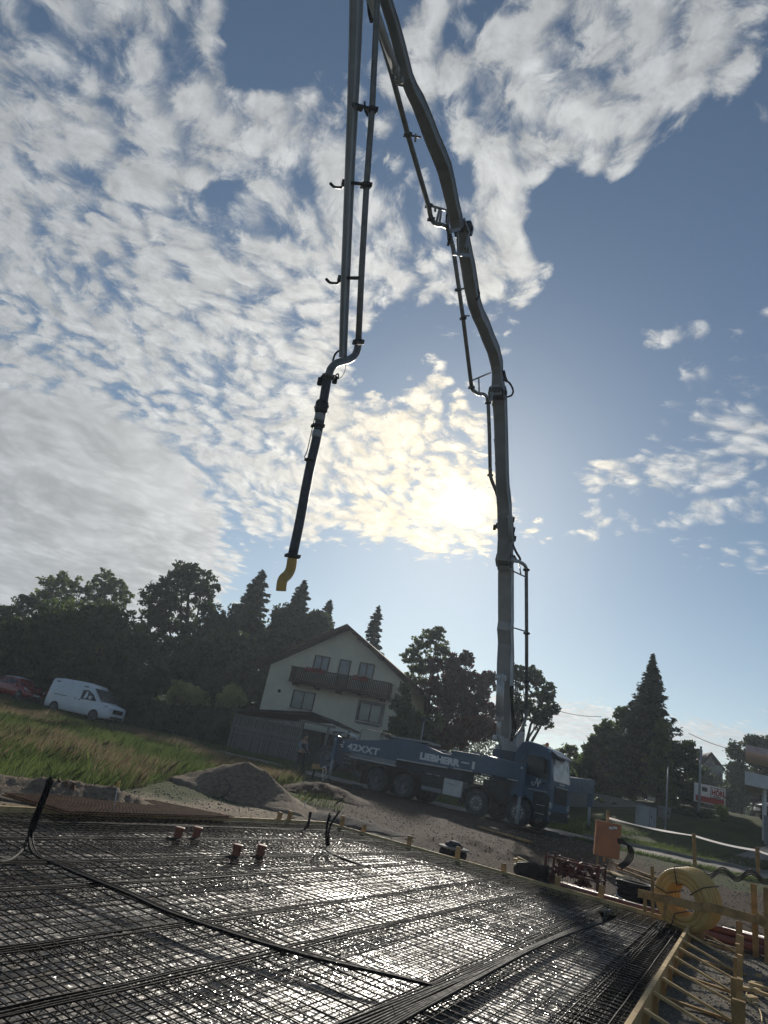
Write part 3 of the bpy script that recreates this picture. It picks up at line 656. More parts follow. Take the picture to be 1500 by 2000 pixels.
# blue body side boxes
def side_poly(pts, y, t, nm, m, bev=.015):
    b = MB(); b.prism([V(x, y, z) for x, z in pts], V(0, t, 0)); return b.build(nm, M[m], truck, bevel=bev)
top = [(-2.2, 1.42), (-2.2, 1.92), (-1.3, 2.02), (-.3, 2.16), (.7, 2.33), (1.35, 2.37), (2.1, 2.30), (3.0, 2.12), (3.42, 2.12), (3.46, 2.30), (4.72, 2.32), (4.66, 1.60), (.85, 1.50), (.55, 1.32), (-.9, 1.30), (-1.15, 1.42)]
side_poly(top, .02, .14, 'side_panel', 'blue'); side_poly(top, 2.34, .14, 'side_panel', 'blue')
b = MB(); b.prism([V(.87, -.005, 1.50), V(.87, -.005, 1.545), V(3.36, -.005, 1.60), V(3.36, -.005, 1.555)], V(0, .03, 0)); b.prism([V(3.62, -.005, 1.59), V(3.62, -.005, 1.63), V(4.5, -.005, 1.645), V(4.5, -.005, 1.605)], V(0, .03, 0)); b.build('trim_strip', M['alu'], truck)
b = MB(); b.prism([V(-1.6, .0, 1.28), V(-1.5, .0, 1.42), V(.85, .0, 1.44), V(.85, .0, 1.26)], V(0, .03, 0)); b.build('lower_panel', M['boomg'], truck)
b = MB(); b.box((-1.6, .02, 1.245), (.02, .02, .02)); b.box((-.35, .0, 1.235), (2.5, .06, .05)); b.build('edge_rail', M['alu'], truck)
b = MB(); b.box((1.6, 1.25, 1.9), (6.0, 2.1, .12)); b.box((1.0, 1.25, 1.5), (5.5, 1.2, .8)); b.box((1.2, 1.0, 2.3), (1.8, 1.2, .22), Matrix.Rotation(.06, 3, 'Y')); b.build('deck', M['bluedk'], truck)
b = MB(); b.box((1.15, .9, 2.44), (1.9, 1.2, .07), Matrix.Rotation(-.02, 3, 'Y')); b.build('deck_cover', M['boomw'], truck)
text_obj('model_lettering', '42XXT', M['sign'], .40, truck, (-1.83, .012, 1.52), (R_(90), 0, 0), .006, 1.42, .010)
text_obj('maker_lettering', 'LIEBHERR', M['sign'], .36, truck, (1.98, .012, 1.72), (R_(90), 0, 0), .006, 1.20, .022)
b = MB(); b.box((4.5, .012, 1.86), (.12, .01, .30)); b.box((4.12, .012, 1.90), (.36, .01, .05)); b.build('sticker', M['sign'], truck)
# front outrigger arm folded along the side, leg set down near the front axle
b = MB(); b.prism([V(4.76, -.12, 1.62), V(4.70, -.12, 2.05), V(4.95, -.12, 2.36), V(5.5, -.12, 2.34), V(6.85, -.62, 2.22), V(6.9, -.62, 1.62)], V(0, .24, 0)); b.build('outrigger_arm', M['blue'], truck, bevel=.02)
rr = math.atan2(-.5, 1.35)
text_obj('maker_lettering', 'LIEBHERR', M['sign'], .22, truck, (5.55, -.128, 2.02), (R_(90), 0, rr*1.0), .006, .88, .014).location.y = -.17
b = MB(); b.box((5.2, -.14, 1.60), (.45, .03, .035)); b.box((6.45, -.50, 1.60), (.5, .03, .035), Matrix.Rotation(rr, 3, 'Z')); b.build('trim_strip', M['alu'], truck)
def leg(x, y, ztop, zmid, nm='outrigger_leg', w=.22, pad=True):
    e = empty(nm, (x, y, 0)); e.parent = truck
    b = MB(); b.box((0, 0, (ztop+zmid)/2), (w, w, ztop-zmid)); b.box((0, 0, ztop), (w*1.25, w*1.25, .1)); b.box((0, 0, zmid+.3), (w*1.2, w*1.2, .06)); b.build('leg_housing', M['blue'], e, bevel=.012)
    b = MB(); b.cyl((0, 0, .03), (0, 0, zmid+.05), .062, 14); b.build('leg_tube', M['boomw'], e)
    b = MB(); b.lathe((0, 0, .0), (0, 0, 1), [(0, .24), (.03, .24), (.06, .1), (.12, .09), (.12, .001)], 20); b.build('foot_plate', M['iron'], e)
    b = MB(); b.cyl((0, -w/2-.005, ztop-.12), (0, -w/2-.03, ztop-.12), .05, 12); b.build('lamp', M['lamp'], e)
    return e
leg(6.9, -.72, 2.2, 1.05); leg(-2.3, -.25, 1.95, .95, w=.2)
fl = TL(PZ(1148, 1622, .44)); fl = TL(PD(1148, 1621, 31.5)); 
e = leg(fl.x, fl.y, 2.05, .95); e.location.z = ZT(*(TM @ fl)[:2])-TZ
b = MB(); a0_ = V(7.2, 2.0, 1.85); a1_ = V(fl.x, fl.y, 1.85+e.location.z); b.bar(a0_, a1_, .26, .62, side=(a1_-a0_).cross(V(0, 0, 1))); b.build('outrigger_arm', M['blue'], truck, bevel=.02)
# alu toolbox, tanks
b = MB(); b.box((3.74, .22, .86), (.86, .5, .62)); b.build('toolbox', M['alu'], truck, bevel=.012)
b = MB(); b.prism([V(3.45, -.04, 1.0), V(3.45, -.04, 1.012), V(4.0, -.04, .96), V(4.0, -.04, .948)], V(0, .02, 0)); b.build('toolbox_handle', M['iron'], truck)
b = MB(); b.box((2.75, .3, .80), (1.0, .5, .50)); b.box((2.75, .03, .88), (.98, .03, .10)); b.box((2.3, .2, 1.22), (.5, .1, .12)); b.build('fuel_tank', M['iron'], truck, bevel=.02)
b = MB(); b.box((2.55, .03, 1.2), (.30, .02, .05)); b.box((2.95, .03, 1.2), (.25, .02, .05)); b.box((2.75, .045, .62), (.95, .02, .16)); b.build('tank_strap', M['boomg'], truck)
# rear: hopper, valves, ladder, hoses
b = MB(); b.prism([V(-2.9, .6, 1.0), V(-2.9, .6, 1.45), V(-1.6, .6, 1.45), V(-1.6, .6, .7), V(-2.4, .6, .7)], V(0, 1.3, 0)); b.build('hopper', M['bluedk'], truck, bevel=.02)
b = MB()
for i in range(9): b.box((-1.85+.16*(i % 4), .25+.1*(i//4), .72+.16*(i//3)), (.13, .16, .12))
for i in range(5): b.tube(spline([V(-2.1+.12*i, .1, 1.35), V(-2.0+.1*i, .0, 1.1+.03*i), V(-1.9+.1*i, .1, .8)]), .016, 6)
b.build('valve_block', M['iron'], truck)
b = MB(); b.box((-1.75, .08, 1.30), (.36, .03, .03)); b.box((-1.75, .08, 1.12), (.36, .03, .025)); b.box((-1.75, .08, .94), (.5, .03, .025)); b.build('step', M['alu'], truck)
b = MB(); b.box((-2.15, -.02, 1.66), (.2, .02, .05)); b.box((-2.1, -.02, 1.58), (.14, .02, .05)); b.cyl((-2.08, -.02, 1.78), (-2.08, .02, 1.78), .045, 12); b.build('marker_plate', M['sign'], truck)
b = MB(); b.tube(spline([V(-1.45, .3, 2.0), V(-1.43, .3, 2.42), V(-1.3, .3, 2.52), V(-.2, .3, 2.50), V(.55, .3, 2.46)]), .018, 6); b.tube([V(-.35, .3, 2.1), V(-.35, .3, 2.49)], .015, 6)
b.tube(spline([V(-1.45, 2.2, 2.0), V(-1.43, 2.2, 2.42), V(-1.3, 2.2, 2.52), V(-.2, 2.2, 2.50), V(.55, 2.2, 2.46)]), .018, 6); b.build('handrail', M['iron'], truck)
b = MB(); b.box((4.3, .6, 2.36), (.4, .3, .12)); b.tube(spline([V(3.4, .3, 2.2), V(3.45, .3, 2.42), V(3.55, .3, 2.3), V(3.6, .3, 2.2)]), .025, 6); b.tube([V(4.85, .5, 2.3), V(4.88, .45, 2.62)], .02, 6); b.build('deck_fitting', M['boomg'], truck)
# mud flaps
for c_, z_ in (((-.78, .3, .5), (.02, .55, .55)), ((.72, .3, .6), (.02, .5, .4)), ((4.08, .2, .55), (.03, .35, .55))): b = MB(); b.box(c_, z_); b.build('mud_flap', M['rubber'], truck)
# turret
b = MB(); b.box((5.55, 1.25, 2.05), (1.1, 1.3, 1.3)); b.build('turret_base', M['bluedk'], truck, bevel=.03)
b = MB(); b.prism([V(5.0, .75, 2.68), V(5.02, .75, 2.86), V(5.25, .75, 2.96), V(5.35, .75, 3.6), V(5.85, .75, 3.6), V(5.9, .75, 2.92), V(6.1, .75, 2.86), V(6.1, .75, 2.62)], V(0, .14, 0))
b.prism([V(5.0, 1.6, 2.68), V(5.02, 1.6, 2.86), V(5.25, 1.6, 2.96), V(5.35, 1.6, 3.6), V(5.85, 1.6, 3.6), V(5.9, 1.6, 2.92), V(6.1, 1.6, 2.86), V(6.1, 1.6, 2.62)], V(0, .14, 0))
b.box((5.55, 1.25, 2.74), (1.1, .9, .12)); b.build('turret', M['boomw'], truck, bevel=.02)
# cab
cab = empty('cab', (7.3, 1.25, 1.0)); cab.parent = truck
def cabM(p): return V(p[0]-7.3, p[1]-1.25, p[2]-1.0)
r_ = .63; archp = [(6.6+math.cos(R_(a))*r_, .52+math.sin(R_(a))*r_) for a in range(10, 171, 16)]
prof = [(7.78, .42), (7.80, 1.0), (7.78, 1.85), (7.72, 2.35), (7.62, 2.82), (7.48, 3.02), (7.2, 3.12), (6.68, 3.18), (6.40, 3.10), (6.18, 2.7), (6.18, 1.02), (6.25, 1.02), (6.45, 1.12), (6.80, 1.14), (7.08, .98), (7.2, .75), (7.22, .42)]
b = MB(); rings = []
for (y, k) in ((.06, .93), (.12, .985), (.25, 1.0), (2.25, 1.0), (2.38, .985), (2.44, .93)):
    rings.append([cabM(V(7.0+(x-7.0)*(1-(1-k)*.5), y, z if z < 2 else 2+(z-2)*(.94+.06*(k-.93)/.07))) for x, z in prof])
b.sweep(rings); b.build('cab_shell', M['blue'], cab, bevel=.02)
b = MB(); b.prism([cabM(p) for p in (V(7.76, .05, .45), V(7.78, .035, 1.30), V(7.5, .035, 1.36), V(7.12, .035, 1.34), V(7.14, .035, 1.0), V(7.22, .035, .80), V(7.25, .05, .45))], V(0, .05, 0)); b.build('step_panel', M['iron'], cab)
b = MB()
for z in (.62, .92): b.box(cabM(V(7.46, .02, z)), (.34, .05, .02))
b.box(cabM(V(7.28, .032, 1.42)), (.75, .02, .03)); b.build('trim', M['alu'], cab)
b = MB(); b.prism([cabM(V(x, .050 + (.02 if z > 2.6 else 0), z)) for x, z in [(6.40, 2.10), (6.40, 2.70), (6.60, 2.72), (6.60, 2.10)]], V(0, .03, 0)); b.build('rear_window', M['glass'], cab)
b = MB(); b.prism([cabM(V(x, .052, z)) for x, z in [(6.74, 1.96), (6.74, 2.60), (6.80, 2.66), (7.36, 2.66), (7.48, 2.55), (7.58, 1.86), (7.2, 1.88)]], V(0, .03, 0)); b.build('door_window', M['glass'], cab)
for xs_ in (6.68, 7.64): b = MB(); b.box(cabM(V(xs_, .050, 2.0)), (.012, .02, 1.4)); b.build('door_seam', M['iron'], cab)
b = MB(); b.box(cabM(V(7.5, .035, 1.70)), (.14, .03, .04)); b.build('door_handle', M['black'], cab)
b = MB(); b.prism([cabM(p) for p in (V(7.785, .24, 1.88), V(7.645, .27, 2.74), V(7.645, 2.23, 2.74), V(7.785, 2.26, 1.88))], V(.012, 0, .004)); b.build('windscreen', M['pane'], cab)
b = MB(); b.box(cabM(V(7.80, 1.25, 1.38)), (.03, 1.5, .62)); b.box(cabM(V(7.79, 1.25, .62)), (.06, 2.1, .34))
for z in (1.18, 1.32, 1.46, 1.6): b.box(cabM(V(7.825, 1.25, z)), (.02, 1.4, .02))
b.build('grille', M['iron'], cab)
b = MB(); b.box(cabM(V(7.822, 1.25, 1.68)), (.02, 1.4, .03)); b.build('grille_trim', M['alu'], cab)
b = MB(); b.box(cabM(V(7.80, 1.25, 1.79)), (.02, .62, .07)); b.build('front_badge', M['alu'], cab)
for y in (.20, 2.30):
    b = MB(); b.box(cabM(V(7.77, y, .98)), (.10, .24, .22)); b.box(cabM(V(7.79, y, .70)), (.06, .22, .12)); b.build('headlight', M['lamp'], cab, bevel=.02)
for y, o2_ in ((-.13, 1), (2.63, -1)):
    b = MB(); b.box(cabM(V(7.55, y, 2.33)), (.09, .16, .50)); b.box(cabM(V(7.5, y+.11*o2_, 2.60)), (.04, .22, .03)); b.box(cabM(V(7.5, y+.11*o2_, 2.08)), (.04, .22, .03)); b.build('mirror', M['black'], cab, bevel=.02)
b = MB(); b.prism([cabM(p) for p in (V(7.56, .3, 2.98), V(7.86, .3, 2.80), V(7.86, .3, 2.76), V(7.56, .3, 2.90))], V(0, 1.9, 0)); b.build('sun_visor', M['bluedk'], cab)
b = MB(); b.lathe(cabM(V(7.3, .5, 3.10)), (0, 0, 1), [(0, .07), (.12, .065), (.15, .03), (.15, .001)], 12); b.build('beacon', M['orl'], cab)
# script emblem on the door
b = MB()
def scr(pts, r=.017): b.tube(spline([cabM(V(7.02+x*.40, .035, 1.50+z*.34)) for x, z in pts], 5), r, 6)
scr([(.15, .45), (.05, .55), (-.02, .42), (.06, .25), (.22, .22), (.34, .45), (.45, .85), (.50, 1.0), (.55, .9), (.60, .4), (.62, .12)], .020)
scr([(.62, .12), (.70, .45), (.80, .85), (.86, .95)], .020); scr([(.25, .5), (.5, .52), (.72, .5)], .013); scr([(.62, .5), (.8, .62), (.95, .72)], .013)
b.build('door_emblem', M['sign'], cab)

# ------------------------------------------------------------------ boom: all joints lie in one vertical plane
tb = TM @ V(5.6, 1.25, 3.3)
hb = PD(600, 960, 12.6)
bd = V(hb.x-tb.x, hb.y-tb.y, 0).normalized(); bn_ = V(-bd.y, bd.x, 0)
bn_ = bn_ if bn_.x > 0 else -bn_                # points to the right of the picture
q0 = V(tb.x, tb.y, 0)
def BP(x, y, off=0.0): return PPL(x, y, q0+bn_*off, bn_)
def depth_of(P): return (P-E0).dot(fw)
def girder(st, W0, name, m, parent, lateral_share=.85):
    """st: surveyed (x, y, visible width px); box section lateral W0, in-plane height from the rest of the visible width"""
    pts = [BP(x, y) for x, y, w in st]; N = len(pts); rings = []
    for i, p in enumerate(pts):
        t = (pts[min(i+1, N-1)]-pts[max(i-1, 0)]).normalized()
        inpl = t.cross(bn_).normalized(); wpx = st[i][2]; dep = depth_of(p); vis = wpx/FPX*dep
        view = (p-E0).normalized()
        def viswid(v): 
            s = v-view*v.dot(view); tt = (t-view*t.dot(view)).normalized(); return abs((s-tt*s.dot(tt)).length)
        wl = W0 if not isinstance(W0, (list, tuple)) else W0[0]+(W0[1]-W0[0])*i/(N-1)
        wl = min(wl, vis*.9/max(.2, viswid(bn_)))
        rest = max(.06, vis-wl*viswid(bn_)); hh = min(.85, max(wl*.8, rest/max(.18, viswid(inpl)))) if True else 0
        lat = (vis - hh*viswid(inpl))/max(.2, viswid(bn_)); lat = max(lat, wl*.7)
        rings.append([p+bn_*(lat/2*i_)+inpl*(hh/2*j_) for i_, j_ in ((-1, -1), (1, -1), (1, 1), (-1, 1))])
    b = MB(); b.sweep(rings)
    o = b.build(name, M[m], parent, True, bevel=.012); 
    # flange strips along the girder edges
    f = MB()
    for k in (0, 1, 2, 3):
        for i in range(N-1):
            a, c = rings[i][k], rings[i+1][k]; ctr = (rings[i][0]+rings[i][2])/2; o1 = (a-ctr).normalized()*.006
            f.bar(a+o1, c+o1, .03, .03, side=bn_)
    return o, f, pts
def zs(x0, y0, sx, pts): return [(x0+x/sx, y0+y/sx, w/sx) for x, y, w in pts]
S1 = zs(880, 1100, 5, [(528, 1690, 118), (530, 1500, 135), (532, 1400, 148), (534, 1150, 156), (538, 950, 156), (541, 770, 143), (538, 690, 146), (535, 640, 150), (542, 560, 142), (541, 400, 142), (541, 100, 142), (541, -40, 128)])
S2 = zs(850, 700, 4, [(548, 1640, 112), (546, 1560, 120), (546, 1400, 104), (543, 1250, 104), (541, 1150, 106), (533, 1060, 104), (528, 1000, 98), (524, 900, 96), (519, 700, 97), (513, 500, 99), (505, 330, 105), (495, 270, 110)])
S3 = zs(800, 350, 4, [(690, 1690, 118), (692, 1600, 92), (688, 1520, 78), (682, 1440, 90), (655, 1330, 95), (612, 1230, 96), (575, 1130, 98), (535, 1050, 96), (505, 960, 96), (480, 820, 104), (458, 680, 104), (440, 590, 100), (425, 480, 88), (412, 400, 70)])
S4 = zs(600, 0, 3.333, [(978, 1490, 76), (968, 1420, 80), (946, 1320, 78), (920, 1200, 86), (893, 1090, 92), (858, 1000, 94), (815, 900, 92), (770, 780, 90), (722, 660, 86), (680, 580, 80), (648, 500, 76), (600, 300, 72), (560, 150, 70), (512, 0, 68), (450, -200, 66), (380, -360, 66)])
S5 = zs(600, 0, 3.333, [(335, -420, 84), (325, -250, 80), (320, 0, 76), (312, 300, 68), (304, 500, 62), (296, 700, 56), (282, 1000, 50), (272, 1250, 46), (262, 1500, 43), (250, 1800, 40), (238, 2140, 32), (233, 2330, 27)])
secs = []
for i, (S, W, m, lb) in enumerate([(S1, .50, 'boomw', 'lowest light grey boom girder with the lift cylinder'), (S2, .44, 'boomg', None), (S3, .38, 'boomg', 'kinked grey boom girder'), (S4, .32, 'boomg', 'curved grey boom girder leaving the top of the view'), (S5, (.24, .13), 'boomg', 'slim tapering boom girder that carries the end hose')]):
    o, f, pts = girder(S, W, 'boom_section', m, truck); f.build('edge_flange', M['boomw'], o, True)
    if lb: o['label'] = lb
    secs.append(o)
# knuckle pins and link plates at the joints
def joint(sec, x, y, r, w):
    b = MB(); p = BP(x, y); b.lathe(p-bn_*(w/2), bn_, [(0, r*.6), (.02, r), (w-.02, r), (w, r*.6)], 16)
    b.lathe(p-bn_*(w/2+.04), bn_, [(0, r*.35), (w+.08, r*.35)], 12); b.build('pivot_pin', M['iron'], sec, True)
joint(secs[1], 986, 1094, .28, .62); joint(secs[2], 972, 768, .26, .58); joint(secs[3], 905, 448, .22, .50)
def cylr(sec, a, c, r, off=0.0, nm='hydraulic_cylinder', rod=.45):
    p, q = BP(*a, off), BP(*c, off); mid = p.lerp(q, 1-rod); b = MB(); b.cyl(p, mid, r, 14); b.cyl(mid, q, r*.55, 12); b.lathe(mid-(q-p).normalized()*.05, (q-p), [(0, r*1.15), (.1, r*1.15)], 14)
    b.lathe(p-bn_*.09, bn_, [(0, r*.9), (.18, r*.9)], 12); b.lathe(q-bn_*.09, bn_, [(0, r*.8), (.18, r*.8)], 12); return b.build(nm, M['boomw'], sec, True)

p_a, p_b = BP(984, 1328)+bd*.46-bn_*.02, BP(980, 1446)+bd*.52-bn_*.02; mid_ = p_a.lerp(p_b, .66); b = MB(); b.cyl(p_a, mid_, .15, 16); b.cyl(mid_, p_b, .085, 12); b.lathe(mid_, (p_b-p_a), [(-.08, .17), (.05, .17)], 16); b.lathe(p_a-bn_*.2, bn_, [(0, .12), (.4, .12)], 12); b.lathe(p_b-bn_*.2, bn_, [(0, .12), (.4, .12)], 12); b.build('hydraulic_cylinder', M['alu'], secs[0], True)
for o_ in (-.3, .3):
    for a_, c_, t_, h_ in ((BP(984, 1318, o_)+bd*.25, BP(984, 1345, o_)+bd*.5, .04, .22), (BP(980, 1460, o_)+bd*.1, BP(980, 1438, o_)+bd*.6, .05, .2)): b = MB(); b.bar(a_, c_, t_, h_, side=bn_); b.build('link_plate', M['boomw'], secs[0], True)
b = MB()
for k in range(3): b.tube(spline([BP(997+k*2, 1340, .3), BP(999+k*2, 1390, .33), BP(1001+k*3, 1425, .4), BP(996+k*2, 1448, .3)]), .025, 6)
b.build('hydraulic_hose', M['black'], secs[0], True)

cylr(secs[3], (722, -10), (780, 158), .095, -.1, rod=.15)
cylr(secs[1], (972, 905), (966, 790), .09, -.32, rod=.6)
cylr(secs[1], (996, 1010), (1000, 1092), .08, .32, rod=.4)
cylr(secs[2], (921, 590), (908, 500), .10, -.1, rod=.5)
def links(sec, pairs, w=.09, t=.05, offs=(-.26, .26), m='boomg'):
    b = MB()
    for (a, c) in pairs:
        for o_ in offs: b.bar(BP(*a, o_), BP(*c, o_), t, w, side=bn_)
    b.build('link_plate', M[m], sec, True)
links(secs[2], [((906, 428), (916, 455)), ((916, 452), (909, 485)), ((893, 455), (896, 500)), ((885, 495), (920, 500)), ((880, 452), (897, 448))])
links(secs[1], [((962, 768), (958, 782)), ((978, 745), (988, 770))], .12)
links(secs[1], [((1000, 1010), (1004, 1050)), ((1004, 1050), (1000, 1085))], .08, .05, (.30,))
# delivery line
def dpipe(sec, pts, off, r=.068, kk=5, sm=True, nm='delivery_pipe'):
    P = [BP(x, y, o_ if False else off) for (x, y) in pts]; b = MB(); b.tube(spline(P, kk) if sm else P, r, 12); return b.build(nm, M['pipe'], sec, True)
def coup(sec, lst, off, r=.095):
    for (x, y, x2, y2) in lst:
        b = MB(); p = BP(x, y, off); q = BP(x2, y2, off); d = (q-p).normalized(); b.lathe(p-d*.05, d, [(0, r*.8), (.02, r), (.08, r), (.10, r*.8)], 14); b.box(p+bn_*r*.95, (.05, .06, .06)); b.box(p-bn_*r*.95, (.05, .05, .08))
        b.build('pipe_coupling', M['iron'], sec, True)
dpipe(secs[0], [(1004, 1440), (1012, 1432), (1020, 1420), (1026, 1405), (1028.5, 1385)], .75, .06); dpipe(secs[0], [(1028.5, 1390), (1028.6, 1250), (1028, 1128)], .75, sm=False)
dpipe(secs[0], [(1028, 1132), (1027, 1108), (1016, 1098), (1003, 1095), (994, 1092)], .62)
coup(secs[0], [(1028, 1113, 1028, 1130), (1028.6, 1237, 1028.5, 1250), (1028.6, 1330, 1028.5, 1340)], .75, .105)
def struts(sec, lst, off0, off1, r=.028, nm='pipe_bracket', m='boomg'):
    for (a, c) in lst:
        b = MB(); b.cyl(BP(*a, off0), BP(*c, off1), r, 8); b.build(nm, M[m], sec, True)
struts(secs[0], [((1003, 1116), (1027, 1127)), ((1003, 1226), (1026, 1233)), ((1014, 1101), (1017, 1121))], .25, .75)
dpipe(secs[1], [(1000, 1092), (998, 1060), (1000, 1030), (990, 1000), (975, 975), (966, 952), (958.5, 932), (957.5, 915)], -.3)
dpipe(secs[1], [(957.5, 925), (956, 850), (953.5, 785)], -.52, sm=False)
dpipe(secs[1], [(953.5, 788), (951, 776), (944, 770), (934, 769), (924, 762), (921, 752)], -.55); coup(secs[1], [(957.5, 928, 957, 915), (953.4, 787, 953.6, 800)], -.52)
dpipe(secs[2], [(921, 756), (905, 625), (894.5, 550), (884, 478)], -.55, sm=False); coup(secs[2], [(921, 757, 920, 745), (904.5, 622, 904, 612), (895, 566, 894, 556)], -.55)
dpipe(secs[2], [(884, 482), (880, 465), (874, 446), (862, 439), (850, 437), (842, 425), (838, 405)], -.55); coup(secs[2], [(842, 428, 840, 415)], -.55)
struts(secs[2], [((922, 743), (958, 728)), ((935, 738), (936, 768)), ((895, 566), (908, 563)), ((905, 617), (916, 617))], -.55, -.3)
struts(secs[2], [((842, 402), (876, 412)), ((858, 410), (852, 436)), ((862, 410), (858, 438)), ((850, 405), (850, 412)), ((876, 404), (875, 440))], -.55, -.3, .035)
dpipe(secs[3], [(838.5, 408), (796, 261), (764, 140), (741, 62), (722, 0), (690, -110)], -.5, sm=False); coup(secs[3], [(796.5, 263, 795, 255), (838, 402, 837, 398)], -.5)
struts(secs[3], [((799, 264), (822, 268)), ((812, 262), (811, 276))], -.5, -.2)
b = MB(); b.tube(spline([BP(760, 105, -.3), BP(768, 130, -.32), BP(774, 148, -.3), BP(788, 160, -.25)]), .022, 6); b.tube(spline([BP(720, 0, -.3), BP(722, 25, -.35), BP(726, 42, -.3)]), .05, 6); b.build('hydraulic_hose', M['black'], secs[3], True)
b = MB(); b.box(BP(783, 157, -.25), (.22, .2, .14)); b.build('valve_block', M['iron'], secs[3], True)
b = MB(); b.tube(spline([BP(984, 742, .25), BP(995, 748, .35), BP(1002, 762, .35), BP(999, 772, .3), BP(988, 776, .25)]), .035, 8); b.tube(spline([BP(984, 725, .2), BP(987, 738, .3), BP(990, 745, .3)]), .05, 8); b.build('hydraulic_hose', M['black'], secs[2], True)
b = MB(); b.tube(spline([BP(1000, 1060, .3), BP(1008, 1078, .35), BP(1016, 1092, .35), BP(1010, 1095, .3), BP(1004, 1086, .3)]), .045, 8)
for q in ((1002, 1015), (1003, 1035), (1005, 1052), (966, 1030), (971, 1027)): b.box(BP(*q, .3 if q[0] > 990 else -.3), (.1, .1, .2))
b.build('hydraulic_hose', M['black'], secs[1], True)
b = MB()
for (x, y) in ((873, 430), (874, 445), (877, 462), (876, 475)): b.box(BP(x, y, -.45), (.08, .08, .14))
b.tube(spline([BP(876, 405, -.3), BP(872, 425, -.45), BP(874, 445, -.5), BP(876, 470, -.5), BP(882, 460, -.4)]), .03, 6); b.tube(spline([BP(934, 565, .25), BP(936, 575, .3), BP(931, 585, .3)]), .03, 6); b.build('hydraulic_hose', M['black'], secs[2], True)
# last section pipe
dpipe(secs[4], [(748, -230), (742, -90), (737, 0), (727, 210), (716, 360), (706, 535), (700, 668)], .36, .064, sm=False)
coup(secs[4], [(727, 215, 726, 230), (715.5, 362, 715, 375), (700, 668, 700, 660)], .36, .11)
dpipe(secs[4], [(700, 665), (698, 682), (692, 695), (680, 703), (668, 706), (655, 711), (646, 721), (641, 736)], .12, .075, nm='swivel_bend')
for (a, c, r) in (((697, 205), (722, 212), .035), ((692, 205), (704, 212), .06), ((686, 357), (710, 360), .035), ((678, 543), (700, 543), .035)): b = MB(); b.cyl(BP(*a, .05), BP(*c, .36), r, 8); b.build('pipe_bracket', M['iron'], secs[4], True)
for (x, y) in ((645, 358), (637, 545)): b = MB(); b.tube(spline([BP(x, y, -.3), BP(x+8, y+7, -.28), BP(x+22, y+8, -.25), BP(x+26, y+1, -.15), BP(x+38, y+2, 0)]), .03, 6); b.box(BP(x+26, y-1, -.15), (.07, .07, .12)); b.build('hose_hook', M['iron'], secs[4], True)
b = MB(); b.tube(spline([BP(712, 199, .2), BP(713, 215, .25), BP(718, 226, .33)]), .022, 6); b.build('bracket_loop', M['iron'], secs[4], True)
b = MB()
for y in range(560, 690, 8): pass
b.tube(spline([BP(669, 500, -.1), BP(668, 560, -.12), BP(667, 640, -.12), BP(669, 680, -.1)]), .012, 5); b.tube(spline([BP(667, 682, -.1), BP(656, 690, -.2), BP(651, 702, -.2), BP(650, 712, -.15)]), .02, 6); b.tube(spline([BP(676, 702, 0), BP(674, 722, .05), BP(668, 735, .05), BP(659, 741, 0)]), .006, 5)
b.build('hydraulic_hose', M['black'], secs[4], True)
# end hose hanging plumb
hp = [(641, 732), (637, 752), (632, 782), (625, 820), (617, 862), (607, 905), (597, 955), (589, 1000), (580, 1045), (572, 1082)]
eh = MB(); HP = [BP(x, y, 0) for x, y in hp]; eh.tube(spline(HP, 3), .088, 16)
hose = eh.build('end_hose', M['hose'], truck, True)
def hring(x, y, r, l, nm, m, k=None):
    p = BP(x, y); d = (HP[-1]-HP[0]).normalized(); b = MB(); b.lathe(p-d*l/2, d, [(0, r*.85), (l*.15, r), (l*.85, r), (l, r*.85)], 18)
    if k: b.box(p+bn_*r*1.1, (k, k, k)); b.box(p-bn_*r*1.1, (k, k*.8, k))
    b.build(nm, M[m], hose, True)
hring(640, 736, .115, .07, 'coupling', 'iron', .05); hring(628, 795, .125, .24, 'pinch_valve', 'iron', .04); hring(621, 832, .115, .04, 'coupling', 'iron', .05); hring(571.5, 1086, .13, .06, 'coupling', 'iron', .05); hring(604, 899, .094, .03, 'hose_strap', 'black')
hring(624, 815, .0905, .14, 'sleeve', 'boomw'); hring(618.5, 848, .0905, .14, 'sleeve', 'boomw')
b = MB(); d = (HP[-1]-HP[0]).normalized()
for x, y in ((625, 745), (654, 742)): b.lathe(BP(x, y), d, [(-.07, .05), (.07, .05)], 10); b.cyl(BP(x, y), BP(640, 738), .02, 6)
b.tube(spline([BP(654, 735), BP(660, 730), BP(661, 738), BP(655, 742)]), .014, 6); b.build('valve_actuator', M['black'], hose, True)
b = MB(); b.prism([BP(626, 783, .0)-d.cross(bn_)*.10, BP(631, 786, 0)-d.cross(bn_)*.12, BP(629, 797, 0)-d.cross(bn_)*.12, BP(624, 795, 0)-d.cross(bn_)*.10], bn_*.03)
b.build('sticker', M['sign'], hose, True)
b = MB(); b.tube(spline([BP(618, 800, -.12), BP(609, 840, -.14), BP(600, 880, -.14), BP(595, 893, -.12), BP(603, 899, -.06)]), .009, 5); b.build('safety_rope', M['black'], hose, True)
ye = MB(); ye.tube(spline([BP(571, 1091), BP(568, 1110), BP(562, 1122), BP(553, 1131), BP(550, 1142), BP(549, 1154)], 5), .09, 18, True, None)
ye.build('hose_elbow', M['yellow'], hose, True)['label'] = 'yellow bent outlet at the end of the hose'
cam_check = proj(BP(641, 735))

# pads and scraps under the outriggers
def plank(name, a, c, w, t, m, label, cat='plank', group=None, z=0.02):
    A = Vector(a); B = Vector(c); b = MB(); b.bar(A+V(0, 0, z+t/2), B+V(0, 0, z+t/2), w, t, side=(B-A).cross(V(0, 0, 1))); 
    return tag(b.build(name, M[m]), label, cat, group)

